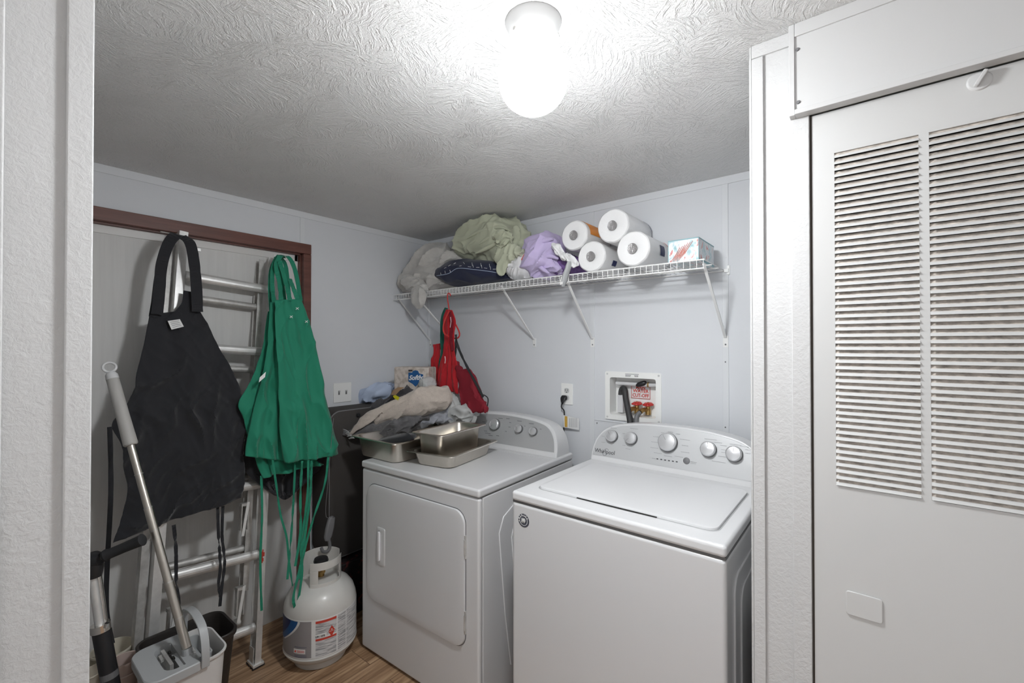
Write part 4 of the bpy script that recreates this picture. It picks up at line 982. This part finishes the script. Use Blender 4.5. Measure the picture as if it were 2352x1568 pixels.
# ---- dark case behind, dark box under it
t = thing('fabric_case', 'tall dark brown fabric case with piping between the door casing and dryer', 'case', (-2.33, 1.46, .31))
w = MB(); o = [(a, b_) for a, b_ in rrect(.48, .80, .06, 8, 1.485, .715)]
w.loft([[V((x, a*s1+1.485*(1-s1), b_*s1+.715*(1-s1))) for a, b_ in o] for x, s1 in ((-2.425, .97), (-2.42, 1), (-2.26, 1), (-2.245, .985), (-2.24, .96))])
w.build('case_body', 'darkcase', t, world=True, smooth=True)
MB().tube([V((-2.249, a*.985+1.485*.015, b_*.99+.715*.01)) for a, b_ in o]+[V((-2.249, o[0][0]*.985+1.485*.015, o[0][1]*.99+.715*.01))], .004, 8).build('piping', 'hosegrey', t, world=True, smooth=True)
MB().lathe([(.012, 0), (.012, .008), (.008, .014), (.0001, .015)], onX(822, 953, -2.24), (1, 0, 0), 16).build('snap_button', 'blackp', t, world=True, smooth=True)
t = thing('cardboard_box', 'black box with dark red print on the floor behind the propane tank', 'box', (-2.3, 1.55, 0))
w = MB(); w.box((-2.425, 1.27, 0), (-2.20, 1.80, .295)); w.build('carton', 'blackredbox', t, world=True, bev=.003)
# hook hanging on the tank collar
t = thing('carabiner_hook', 'dark grey plastic hook with a long thin line above the propane tank collar', 'hook', onX(757, 1265, -2.13))
XH = -2.10; a, b_ = onX(762, 1186, XH), onX(752, 1240, XH)
w = MB(); w.loft([[p+Y_*(q[0])+X_*(q[1]) for q in rrect(wd, .022, .010, 5)] for p, wd in ((a, .018), (a.lerp(b_, .08), .036), (a.lerp(b_, .5), .044), (a.lerp(b_, .85), .040), (b_, .024))]); w.build('hook_body', 'hosegrey', t, world=True, smooth=True)
pts = [onX(x, y, XH) for x, y in ((754, 1236), (757, 1246), (757, 1258), (751, 1266), (742, 1266), (738, 1258))]
MB().tube(cr(pts, 24, False), .008, 12).build('hook_tip', 'hosegrey', t, world=True, smooth=True)
MB().tube(cr([onX(x, y, XH) for x, y in ((762, 1185), (751, 1190), (748, 1170), (752, 1120), (757, 1060), (766, 960))], 30, False), .0013, 6).build('line', 'hosegrey', t, world=True)
# dark rounded thing at the bottom of the frame
c = onZ(682, 1590, .07); t = thing('vacuum_head', 'dark grey rounded tool tip on the wood floor in front of the propane tank', 'floor tool', (c.x, c.y, 0))
w = MB(); w.loft([[V((c.x+.055*s1*math.cos(a), c.y+.045*s1*math.sin(a)-.02*(1-s1), z)) for a in [2*PI*i/28 for i in range(28)]] for z, s1 in ((0.001, .9), (.02, 1), (.05, .97), (.075, .8), (.088, .5), (.092, .1))]); w.build('tool_shell', 'hosegrey', t, world=True, smooth=True)
w = MB(); w.loft([[V((c.x+.058*s1*math.cos(a), c.y+.048*s1*math.sin(a), z)) for a in [2*PI*i/28 for i in range(28)]] for z, s1 in ((.001, 1), (.014, 1.02), (.016, .98))]); w.build('rubber_edge', 'blackp', t, world=True, smooth=True)
# ================================================================== SHELF AND WHAT IS ON IT
SZ, SY = 1.800, 1.798
SX0, SX1 = -2.434, -.489
t = shelf = thing('wire_shelf', 'long white wire shelf on diagonal brackets high on the back wall', 'shelf', ((SX0+SX1)/2, YW, SZ))
w = MB()
for (y, z, r) in ((SY, SZ+.002, .0032), (SY-.003, SZ-.032, .0032), (SY+.10, SZ-.005, .0026), (SY+.20, SZ-.005, .0026), (YW-.012, SZ-.005, .0028)): w.tube([(SX0, y, z), (SX1, y, z)], r, 8)
w.build('shelf_rail', 'wire', t, world=True, smooth=True)
w = MB(); nW = 78
for k in range(nW):
    x = SX0+.004+(SX1-SX0-.008)*k/(nW-1); w.tube([(x, SY-.004, SZ-.034), (x, SY-.004, SZ-.002), (x, SY+.002, SZ+.003), (x, YW-.008, SZ+.001)], .00135, 5)
w.build('shelf_wires', 'wire', t, world=True, smooth=True)
BRX = [(onY(912, 690, SY).x, -2.417), (-2.222, -2.18), (-1.518, -1.513), (-1.114, -1.134), (-.494, -.485)]
for xa, xb in BRX:
    w = MB(); a, b_ = V((xa, SY+.004, SZ-.015)), V((xb, YW-.008, 1.505)); d = (b_-a).normalized(); n = X_.cross(d).normalized()
    w.obox((a+b_)/2, d, X_, n, (b_-a).length/2, .0055, .0030); w.obox((a+b_)/2+n*.004, d, X_, n, (b_-a).length/2, .0015, .003)
    w.box((xb-.011, YW-.005, 1.462), (xb+.011, YW-.0005, 1.512)); br = w.build('bracket', 'wire', t, world=True, bev=.001)
    MB().lathe([(0.0001, .002), (.0035, .0015), (.004, 0)], (xb, YW-.0052, 1.474), (0, -1, 0), 10).build('bracket_screw', 'hosegrey', br, world=True)
w = MB(); w.box((SX1, YW-.012, SZ-.012), (SX1+.018, YW-.001, SZ+.004)); w.box((SX1+.010, YW-.006, SZ-.022), (SX1+.022, YW-.001, SZ+.018)); w.build('end_clip', 'wire', t, world=True, bev=.001)

def yblob(outline, Y0, T, name, m, parent=None, fs=(), n=120, K=46, seed=0, plump=.6, zmin=None, ymax=YW-.012):
    YF_ = Y0 if callable(Y0) else (lambda x: Y0)
    o3 = [onY(x, y, YF_(x)) for x, y in outline]; ring = cr(o3, n); c = sum(ring, Vector())/n
    b = MB(); rings = []
    for k in range(1, K):
        ph = PI*k/K; rad = math.sin(ph)**plump; dz = -math.cos(ph)*T
        rings.append([c+(p-c)*rad+Y_*dz for p in ring])
    b.loft(rings, cap=True)
    me = bpy.data.meshes.new('tmp'); me.from_pydata([tuple(v) for v in b.v], [], b.f)
    bm = bmesh.new(); bm.from_mesh(me); bmesh.ops.recalc_face_normals(bm, faces=bm.faces); bm.normal_update(); bm.verts.ensure_lookup_table(); out = []
    for v in bm.verts:
        q = v.co+v.normal*folds(v.co, fs, seed)
        if zmin is not None and q.z < zmin: q.z = zmin+.0004*random.random()
        if q.y > ymax: q.y = ymax
        out.append(q.copy())
    bm.free(); bpy.data.meshes.remove(me); b.v = out
    return b.build(name, m, parent, world=parent is not None, smooth=True)
TOP = SZ+.006
CL = [((1, 0, .5), .045, .016, 2.2), ((-.3, .4, 1), .028, .007, 2)]
# navy cloth, fleece blanket
o = yblob([(947, 612), (949, 595), (955, 583), (975, 578), (1000, 568), (1005, 585), (985, 600), (968, 615), (955, 628)], 2.02, .05, 'folded_cloth', 'navy', None, CL, seed=1, zmin=TOP); tag(o, 'dark navy cloth tucked behind the fleece blanket at the left end of the shelf', 'cloth')
t = thing('fleece_blanket', 'beige grey fleece blanket bunched at the left end of the shelf', 'blanket', onY(990, 640, 1.93))
yblob([(925, 668), (922, 650), (938, 636), (948, 618), (962, 596), (985, 572), (1012, 561), (1035, 568), (1042, 582), (1062, 580), (1066, 596), (1050, 612), (1040, 640), (1045, 660), (1000, 668), (960, 672)], 1.925, .115, 'blanket_body', 'greyb', t, [((.7, 0, 1), .11, .034, 1.7), ((1, 0, .3), .05, .008, 2)], 150, 60, 4, zmin=TOP)
yblob([(946, 664), (960, 656), (974, 664), (977, 682), (972, 700), (963, 709), (953, 703), (947, 688)], 1.765, .022, 'hanging_corner', 'greyb', t, [((.1, 0, 1), .03, .008, 2)], 70, 26, 6)
yblob([(925, 645), (940, 632), (962, 640), (978, 655), (976, 670), (955, 668), (935, 664)], 1.81, .05, 'rolled_edge', 'greyb', t, [((1, 0, .6), .03, .012, 2)], 80, 30, 8)
# navy pillow with stitching
t = thing('pillow', 'dark navy pillow with white dashed stitching lying on the shelf', 'pillow', onY(1085, 640, 1.9))
yblob([(999, 634), (1020, 614), (1045, 600), (1085, 596), (1130, 598), (1158, 607), (1172, 622), (1174, 638), (1140, 648), (1100, 653), (1050, 657), (1020, 646)], 1.90, .105, 'pillow_body', 'navy', t, [((1, 0, 0), .09, .010, 2)], 120, 46, 3, plump=.75, zmin=TOP)
dg = bpy.context.evaluated_depsgraph_get(); pil = [o for o in t.children if o.name.startswith('pillow_body')][0]
from mathutils.bvhtree import BVHTree
bv = BVHTree.FromPolygons([MW[t.name] @ v.co for v in pil.data.vertices], [list(p.vertices) for p in pil.data.polygons])
def onpil(x, y):
    d = ray(x, y).normalized(); h_ = bv.ray_cast(C0, d)[0]; return (h_ if h_ is not None else onY(x, y, 1.82))-d*.002
MB().tube([onpil(x, y) for x, y in [(p.x, p.y) for p in cr([V((a, c, 0)) for a, c in ((1003, 633), (1030, 628), (1052, 616), (1090, 619), (1130, 624), (1155, 630))], 50, False)]], .0016, 6).build('piping', 'ltblue', t, world=True, smooth=True)
for (x, y, dx, dy) in ((1012, 626, 1, 6), (1022, 622, 1, 6), (1033, 620, 2, 5), (1020, 616, 5, -2), (1030, 611, 5, -3), (1042, 606, 5, -3), (1064, 602, 3, 4), (1084, 603, 1, 7), (1104, 604, 1, 7), (1124, 606, 1, 7), (1075, 612, 7, 1), (1094, 614, 7, 0), (1112, 615, 7, 1), (1132, 618, 7, 0), (1055, 611, 5, -1), (1086, 608, 1, 6), (1106, 609, 1, 7), (1126, 612, 1, 7)):
    MB().tube([onpil(x, y), onpil(x+dx*.5, y+dy*.5), onpil(x+dx, y+dy)], .0011, 5).build('white_stitch', 'whitec', t, world=True)
# sage sheet bundle
t = thing('sheet_bundle', 'sage green bed sheet bundled in a ball on top of the navy pillow', 'bed sheet', onY(1130, 595, 1.92))
yblob([(1056, 566), (1061, 545), (1074, 525), (1095, 510), (1130, 501), (1172, 500), (1190, 514), (1206, 533), (1220, 552), (1222, 572), (1204, 586), (1180, 596), (1150, 600), (1110, 597), (1074, 593), (1061, 580)], 1.93, .13, 'bundle_body', 'sage', t, [((.9, 0, .5), .13, .034, 1.6), ((.5, .3, 1), .07, .010, 2.5), ((1, 0, .3), .05, .004, 3)], 190, 80, 11, zmin=1.86)
yblob([(1140, 590), (1150, 566), (1165, 556), (1190, 566), (1205, 580), (1180, 598), (1166, 612), (1158, 630), (1146, 631), (1141, 612)], 1.815, .030, 'hanging_flap', 'sage', t, [((.25, 0, 1), .032, .014, 2)], 110, 40, 14)
yblob([(1142, 560), (1135, 540), (1150, 528), (1172, 534), (1178, 548), (1168, 562), (1155, 570)], 1.805, .03, 'twisted_knot', 'sage', t, [((1, 0, .7), .022, .014, 2)], 90, 36, 19)
w = MB()
for k, pts in enumerate((((1100, 560), (1125, 545), (1150, 536)), ((1072, 548), (1100, 532), (1145, 522), (1172, 530)), ((1092, 582), (1125, 566), (1150, 552)))):
    w.tube(cr([onY(x, y, 1.812) for x, y in pts], 20, False), [.003+.010*math.sin(PI*i/19) for i in range(20)], 10)
w.build('gathered_fold', 'sage', t, world=True, smooth=True)
# plastic bag
t = thing('plastic_bag', 'small translucent plastic bag with red print between the pillow and lilac cloth', 'bag', onY(1193, 640, 1.86))
yblob([(1167, 626), (1169, 606), (1180, 594), (1200, 584), (1222, 576), (1228, 600), (1222, 630), (1205, 641), (1182, 642)], 1.86, .055, 'bag_body', 'film', t, [((.2, 0, 1), .03, .010, 2)], 90, 36, 5, zmin=TOP)
w = MB()
for pts in (((1199, 597), (1204, 586), (1207, 594), (1212, 583)), ((1203, 600), (1210, 592), (1214, 596), (1218, 586))): w.tube([onY(x, y, 1.803) for x, y in pts], .0055, 6)
w.build('red_print', 'redprint', t, world=True)
# lilac cloth, purple cloth, white cloth, grey handle
yb_ = yblob([(1292, 585), (1320, 590), (1335, 606), (1345, 620), (1320, 628), (1285, 632), (1270, 610)], 1.93, .08, 'folded_cloth', M['lilac'], None, CL, seed=31, zmin=TOP)
M['purple'] = mat('deep_purple_cloth', (.16, .09, .26), .9, bump=(200, .2, .001)); yb_.data.materials[0] = M['purple']; tag(yb_, 'deep purple cloth peeking out below the paper towel roll', 'cloth')
t = thing('lilac_cloth', 'lilac purple cloth crumpled on the shelf left of the paper towels', 'cloth', onY(1248, 600, 1.88))
yblob([(1208, 598), (1214, 572), (1222, 550), (1245, 543), (1272, 536), (1284, 550), (1288, 578), (1300, 600), (1296, 628), (1262, 636), (1228, 634), (1212, 618)], 1.89, .10, 'cloth_body', 'lilac', t, [((.6, 0, 1), .11, .034, 1.7), ((1, 0, -.5), .06, .008, 3)], 150, 60, 23, zmin=TOP)
w = MB()
for pts, r in ((((1216, 600), (1222, 572), (1240, 556), (1270, 548)), .016), (((1226, 612), (1240, 596), (1262, 588), (1282, 594)), .013), (((1230, 590), (1240, 612), (1262, 628)), .012)):
    w.tube(cr([onY(x, y, 1.815) for x, y in pts], 22, False), [r*(.4+.6*math.sin(PI*i/21)) for i in range(22)], 12)
w.build('cloth_fold', 'lilac', t, world=True, smooth=True)
o = yblob([(1268, 556), (1282, 560), (1290, 578), (1305, 583), (1322, 596), (1327, 610), (1318, 614), (1306, 600), (1292, 596), (1276, 580)], 1.80, .022, 'white_cloth', 'whitec', None, [((1, 0, -.8), .025, .010, 2)], 100, 34, 41); tag(o, 'crumpled white cloth on top of the lilac cloth', 'cloth')
t = thing('lint_brush', 'grey plastic brush handle with white sticker hanging over the shelf lip', 'brush', onY(1298, 630, 1.77))
pts = [onY(x, y, 1.775) for x, y in ((1308, 600), (1305, 615), (1299, 632), (1294, 650), (1293, 658))]
MB().tube(cr(pts, 26, False), [.006+.013*min(1, math.sin(PI*(.12+.8*i/25))*1.3) for i in range(26)], 16, flat=.6).build('handle_body', 'bucketg', t, world=True, smooth=True)
q = [onY(x, y, 1.759) for x, y in ((1288, 636), (1294, 633), (1292, 653), (1286, 654))]; MB().loft([q, [p+Y_*.001 for p in q]]).build('white_sticker', 'paper', t, world=True)
# paper towels
def roll_thing(label, x, z, y0, L, r, dz=0):
    t = thing('paper_towel_roll', label, 'paper towels', (x, y0, z), 0, 'wrapped paper towel rolls on the shelf')
    b = MB(); prof = [(.018, .005), (.030, .002), (.055, .0), (r-.006, .001), (r-.001, .006), (r, .014), (r*.995, L*.5), (r, L-.012), (r-.006, L-.001), (.03, L), (.018, L-.004)]
    rings = []; N = 56
    for rr, yy in prof: rings.append([V((math.cos(a)*(rr+(.0018*nz(V((math.cos(a)*3, math.sin(a)*3, yy*20+x*9))) if rr > .04 else 0)), yy, math.sin(a)*(rr+(.0018*nz(V((math.cos(a)*3, math.sin(a)*3, yy*20+x*9))) if rr > .04 else 0)))) for a in [2*PI*i/N for i in range(N)]])
    b.loft(rings, cap=False).build('roll_body', 'roll', t, smooth=True)
    MB().lathe([(0.0001, -.004), (.014, -.0045), (.022, -.0065), (.0215, -.002)], (0, 0, 0), (0, 1, 0), 28).build('roll_core', 'core', t, smooth=True)
    return t
def rlath(t, y0, y1, a0, a1, r, m, nm):
    w = MB(); n = 20; w.loft([[V((math.cos(a)*(r+o), y, math.sin(a)*(r+o))) for o, y in ((0, y0), (.0006, y0), (.0006, y1), (0, y1))] for a in [a0+(a1-a0)*i/n for i in range(n+1)]]); return w.build(nm, m, t)
r1 = roll_thing('paper towel roll with orange print, upper left of the stack of four', -1.089, 1.9935, 1.83, .25, .0715)
rlath(r1, .030, .235, .0, 2.3, .0735, 'orange', 'orange_band'); rlath(r1, .10, .19, 1.15, 1.7, .0745, 'ltblue', 'blue_print')
w = MB(); w.tube([V((math.cos(a)*.0748, .075+.012*math.sin(6*a), math.sin(a)*.0748)) for a in [1.5+.05*i for i in range(10)]], .0016, 5); w.build('dark_mark', 'ink', r1)
r2 = roll_thing('paper towel roll on the shelf wires next to the purple cloth, lower left of four', -.992, 1.8795, 1.82, .25, .0715)
rlath(r2, .08, .12, -.55, -.2, .0735, 'navyp', 'blue_print')
r3 = roll_thing('paper towel roll lying on top of the two lower rolls, highest of four', -.880, 2.0, 1.81, .27, .0755)
rlath(r3, .262, .266, .2, 1.9, .0765, 'navyp', 'blue_edge')
r4 = roll_thing('paper towel roll with dark blue print nearest the tissue box', -.782, 1.8835, 1.80, .27, .0755)
rlath(r4, .12, .17, -.25, .35, .0775, 'navyp', 'blue_print'); rlath(r4, .235, .245, .5, .9, .0775, 'redprint', 'red_print')
# tissue box
t = thing('tissue_box', 'tissue box with coral and teal floral print at the right end of the shelf', 'tissue box', (-.579, 1.93, TOP+.0))
MB().box((-.060, -.105, .002), (.060, .115, .092)).build('box_body', 'tissue', t, bev=.0015)
w = MB()
for (a, b_) in (((-.0605, -.1055, .088), (.0605, -.1045, .0925)), ((.0595, -.105, .088), (.0607, .115, .0925)), ((.0585, -.1058, .002), (.0608, -.103, .0925)), ((-.0608, -.1058, .002), (-.0585, -.103, .0925)), ((.0592, -.105, .002), (.0608, .115, .010))): w.box(a, b_)
w.build('teal_edging', 'teal', t)
w = MB()
for k in range(6):
    a0 = V((-.050+.006*k, -.106, .006)); a1 = V((-.012+.010*k, -.106, .060+.004*k)); w.tube([a0, a0.lerp(a1, .4)+V((.004, 0, 0)), a1], [.0006, .0020, .0010], 6)
M['coral'] = mat('coral_print', (.66, .27, .22), .5); w.build('coral_leaf', 'coral', t)
# ---- red hanger with cloths and bag
HY = 1.786
def hp(dy=0): return lambda x, y: onY(x, y, HY+dy)
t = thing('coat_hanger', 'red plastic hanger hooked on the shelf lip, seen edge on', 'hanger', onY(1030, 690, HY))
MB().tube(cr([onY(x, y, HY) for x, y in ((1035, 680), (1033, 674), (1029, 674), (1028, 685), (1030, 700), (1032, 714))], 24, False), .0032, 8).build('hook', 'redp', t, world=True, smooth=True)
w = MB(); w.tube(cr([onY(x, y, HY-.04) for x, y in ((1032, 714), (1022, 735), (1018, 752), (1021, 766), (1030, 772))], 20, False), .0045, 8); w.tube(cr([onY(x, y, HY+.03) for x, y in ((1032, 714), (1043, 738), (1054, 760), (1055, 772), (1048, 777), (1035, 775))], 20, False), .0045, 8); w.build('hanger_arm', 'redp', t, world=True, smooth=True)
def ysheet(rows, dy, name, m, parent, seed, nu=34, nv=60, amp=.012, k=5): return sheet(rows, hp(dy), name, m, parent, nu, nv, fold=[((.1, 0, 1), .03, .008, 2)], seed=seed, side=-Y_, vert=(k, amp))
t = thing('red_apron', 'bright red apron hanging in the middle of the hanger cluster', 'apron', onY(1030, 712, HY))
ysheet([(1025, 710, 1038, 712), (1018, 735, 1046, 738), (1020, 765, 1044, 770), (1018, 810, 1046, 812), (1010, 840, 1052, 842), (1002, 885, 1052, 905)], -.01, 'apron_body', 'red', t, 3)
strap(t, hp(-.03), [(1033, 716, 0), (1038, 745, 0), (1036, 775, 0), (1040, 805, 0)], .022, 'maroon', 'neck_strap', wd=X_)
w = MB(); w.tube([onY(x, y, HY-.032) for x, y in ((1035, 728), (1036, 738), (1034, 752))], .0018, 5); w.tube([onY(x, y, HY-.045) for x, y in ((1022, 818), (1023, 826), (1022, 834))], .0022, 5); w.build('white_trim', 'whitec', t, world=True)
t = thing('red_apron', 'dark red apron at the left edge of the hanger cluster', 'apron', onY(1005, 800, HY))
ysheet([(995, 791, 1013, 788), (996, 812, 1012, 810), (990, 832, 1010, 830), (988, 885, 1010, 888)], .035, 'apron_body', M['red'], t, 9)
strap(t, hp(.03), [(1012, 800, 0), (1018, 770, 0), (1024, 740, 0), (1028, 715, .0)], .014, 'red', 'neck_strap', wd=X_)
t = thing('green_cloth', 'dark green cloth hanging in the red hanger cluster', 'cloth', onY(1018, 740, HY))
ysheet([(1022, 706, 1029, 708), (1013, 728, 1026, 730), (1012, 770, 1023, 770), (1013, 810, 1022, 810), (1008, 835, 1016, 838), (1010, 870, 1014, 872)], .012, 'cloth_body', 'dkgreen', t, 15, 24)
t = thing('maroon_bag', 'maroon canvas tote bag with black straps, rightmost on the red hanger', 'bag', onY(1085, 900, HY))
w = MB(); fr = [(1052, 847), (1080, 846), (1096, 880), (1110, 915), (1119, 943), (1068, 943), (1058, 900)]
yblob([(1046, 826), (1054, 838), (1062, 847), (1080, 846), (1090, 866), (1105, 905), (1120, 944), (1095, 946), (1068, 944), (1058, 900), (1050, 862)], HY+.0, .020, 'bag_body', 'maroon', t, [((.35, 0, 1), .05, .010, 2)], 110, 30, 4, plump=.28)
strap(t, hp(-.02), [(1047, 768, 0), (1050, 790, 0), (1062, 820, 0), (1078, 852, .0), (1096, 885, 0), (1110, 912, 0)], .016, 'webbing', 'shoulder_strap', wd=X_)
strap(t, hp(-.01), [(1047, 768, 0), (1047, 800, 0), (1044, 830, 0), (1042, 860, 0), (1042, 890, 0)], .014, 'webbing', 'shoulder_strap', wd=X_)
MB().tube(cr([onY(x, y, HY+.03) for x, y in ((1106, 906), (1114, 908), (1121, 916), (1119, 935), (1117, 944))], 20, False), .003, 8).build('wire_handle', 'blackp', t, world=True, smooth=True)
# ================================================================== LAUNDRY PILE ON THE DRYER
t = thing('grey_towel', 'dark grey towel with pale fringe draped over the full size pan', 'towel', onY(880, 1000, 1.42))
yblob([(792, 1002), (812, 990), (838, 966), (870, 958), (930, 950), (975, 955), (968, 975), (950, 992), (935, 1012), (900, 1018), (865, 1014), (825, 1008)], lambda x: 1.37+(x-790)*.0013, .10, 'towel_body', 'greyt', t, [((1, 0, .5), .08, .030, 2), ((.3, .5, 1), .05, .012, 2)], 130, 50, 2, zmin=.98)
w = MB(); random.seed(5)
for k in range(26):
    f = k/25; a = onY(800+14*f*1.0, 990+16*f, 1.33); c = a+V((-.030-.012*random.random(), -.01*random.random(), -.004-.012*random.random()+.014*(1-f))); w.tube([a, a.lerp(c, .5)+V((0, 0, .004*random.random())), c], .0016, 4)
w.build('fringe', 'ltgrey', t, world=True)
t = thing('charcoal_garment', 'charcoal garment with a yellow tag behind the beige towel', 'garment', onY(890, 920, 1.6))
yblob([(836, 962), (842, 940), (868, 928), (895, 914), (914, 900), (932, 890), (955, 888), (985, 894), (1000, 904), (975, 930), (930, 955), (880, 970)], lambda x: 1.52+(x-836)*.0014, .10, 'garment_body', 'charc', t, [((1, 0, .5), .07, .026, 2.2), ((.2, .4, 1), .04, .010, 2)], 130, 50, 7, zmin=1.0)
yblob([(870, 1012), (900, 1000), (940, 995), (950, 1003), (940, 1015), (905, 1024)], 1.40, .05, 'lining', 'black', t, [((1, 0, .3), .05, .008, 2)], 60, 24, 3)
q = [onY(x, y, 1.485) for x, y in ((902, 909), (908, 907), (917, 912), (914, 919), (906, 915))]
M['yellow'] = mat('yellow_tag', (.72, .66, .02), .5); MB().loft([q, [p+Y_*.0015 for p in q]]).build('yellow_tag', 'yellow', t, world=True)
t = thing('blue_shirt', 'light blue shirt bunched at the left of the laundry pile', 'shirt', onY(872, 905, 1.62))
yblob([(841, 930), (846, 908), (855, 888), (872, 880), (890, 882), (899, 892), (897, 910), (880, 922), (862, 930), (850, 940)], 1.66, .11, 'shirt_body', 'ltblue', t, [((.5, 0, 1), .06, .020, 2.2)], 110, 44, 9, zmin=1.0)
yblob([(896, 893), (915, 880), (940, 872), (958, 874), (956, 884), (930, 886), (905, 898)], 1.72, .05, 'shirt_sleeve', 'ltblue', t, [((1, 0, .2), .03, .008, 2)], 80, 30, 3)
o = MB().tube(cr([onY(x, y, 1.62) for x, y in ((806, 934), (812, 926), (820, 926), (824, 934), (830, 940))], 24, False), .012, 12, flat=.5).build('blue_ribbon', 'ltblue', smooth=True); tag(o, 'pale blue curled strap on top of the dark fabric case', 'strap')
t = thing('beige_towel', 'beige terry towel in a long roll lying over the top of the laundry pile', 'towel', onY(940, 950, 1.40))
yblob([(812, 1000), (820, 978), (836, 955), (858, 940), (895, 922), (930, 906), (965, 891), (1000, 886), (1026, 890), (1037, 904), (1037, 922), (1022, 937), (985, 950), (945, 960), (910, 966), (886, 977), (872, 979), (864, 964), (852, 960), (838, 975), (825, 992)], lambda x: 1.36+(x-812)*.00155, .080, 'towel_body', 'towel', t, [((1, 0, .45), .09, .016, 2), ((1, 0, .45), .03, .004, 2)], 170, 50, 12, plump=.55)
t = thing('patterned_garment', 'grey and pale blue patterned garment squeezed under the beige towel', 'garment', onY(990, 965, 1.5))
yblob([(918, 975), (935, 962), (975, 952), (1015, 938), (1040, 930), (1052, 940), (1050, 958), (1030, 968), (990, 974), (960, 985), (945, 996), (932, 990)], lambda x: 1.56+(x-918)*.0017, .065, 'garment_body', 'denim', t, [((1, 0, .3), .06, .018, 2), ((.8, 0, .5), .03, .006, 2)], 120, 40, 17, zmin=1.0)
t = thing('light_grey_garment', 'light grey garment with a square flap at the right end of the pile', 'garment', onY(1060, 945, 1.6))
yblob([(1026, 896), (1042, 898), (1054, 912), (1060, 926), (1075, 924), (1094, 936), (1090, 962), (1070, 972), (1040, 975), (1028, 950), (1022, 920)], 1.80, .065, 'garment_body', 'ltgrey', t, [((.6, 0, 1), .06, .022, 2.2), ((1, .3, .3), .04, .01, 2)], 120, 46, 6, zmin=1.0)
yblob([(968, 886), (972, 872), (982, 866), (990, 872), (996, 888), (984, 894)], 1.70, .05, 'sleeve_end', 'ltgrey', t, [((0, 0, 1), .03, .008, 2)], 60, 26, 2)
# brown card curl
o = MB().loft([[onY(x, y, Y0) for x, y in ((898, 906), (903, 896), (914, 889), (928, 889), (918, 897), (908, 908))] for Y0 in (1.51, 1.525)]).build('cardboard_piece', 'card'); tag(o, 'curled brown cardboard piece between the blue shirt and charcoal garment', 'cardboard')
# softly tissue package, bottle, box on the console ledge
PC = onD(944, 850, 2.60); pr_ = V((math.cos(math.radians(24)), math.sin(math.radians(24)), 0)); pn = V((pr_.y, -pr_.x, 0))
zt = onD(944, 843, 2.60).z
t = thing('tissue_package', 'marbled toilet tissue package with a blue Softly label against the back wall', 'package', V((PC.x, PC.y, 1.117)))
MB().obox(V((PC.x, PC.y, (1.117+zt)/2))-pn*.055, pr_, pn, Z_, .112, .055, (zt-1.117)/2).build('package_body', 'plaid', t, world=True, bev=.008)
c = V((PC.x, PC.y, 0))+pr_*.030+pn*.0005+Z_*onD(957, 867, 2.60).z
w = MB(); o_ = [(-.046, .030), (-.022, .030), (-.016, .040), (0, .044), (.016, .040), (.022, .026), (.048, .020), (.048, -.02), (.02, -.032), (.0, -.052), (-.02, -.035), (-.046, -.022)]
w.prism(o_, c, pr_, Z_, pn, 0, .0015); w.build('blue_label', 'blued', t, world=True)
text('Softly', .038, c+pn*.0022, (pr_+Z_*.06), Z_, 'paper', t, name='label_lettering', world=True, bold=.0012, shear=.3)
w = MB(); w.obox(c-pr_*.033+Z_*.041, pr_, Z_, pn, .013, .005, .001); w.build('black_mark', 'ink', t, world=True)
c = onY(984, 870, 1.82); t = thing('small_tub', 'small cream tub with a blue band beside the tissue package', 'tub', (c.x, 1.82, 1.13))
zt = onY(983, 852, 1.82).z-1.13
MB().lathe([(.0001, 0), (.024, 0), (.026, .01), (.026, zt-.004), (.024, zt), (.0001, zt)], (0, 0, 0), (0, 0, 1), 30).build('tub_body', 'cream', t, smooth=True)
MB().lathe([(.0262, zt-.030), (.0266, zt-.029), (.0266, zt-.012), (.0262, zt-.011)], (0, 0, 0), (0, 0, 1), 30).build('blue_band', 'ltblue', t, smooth=True)
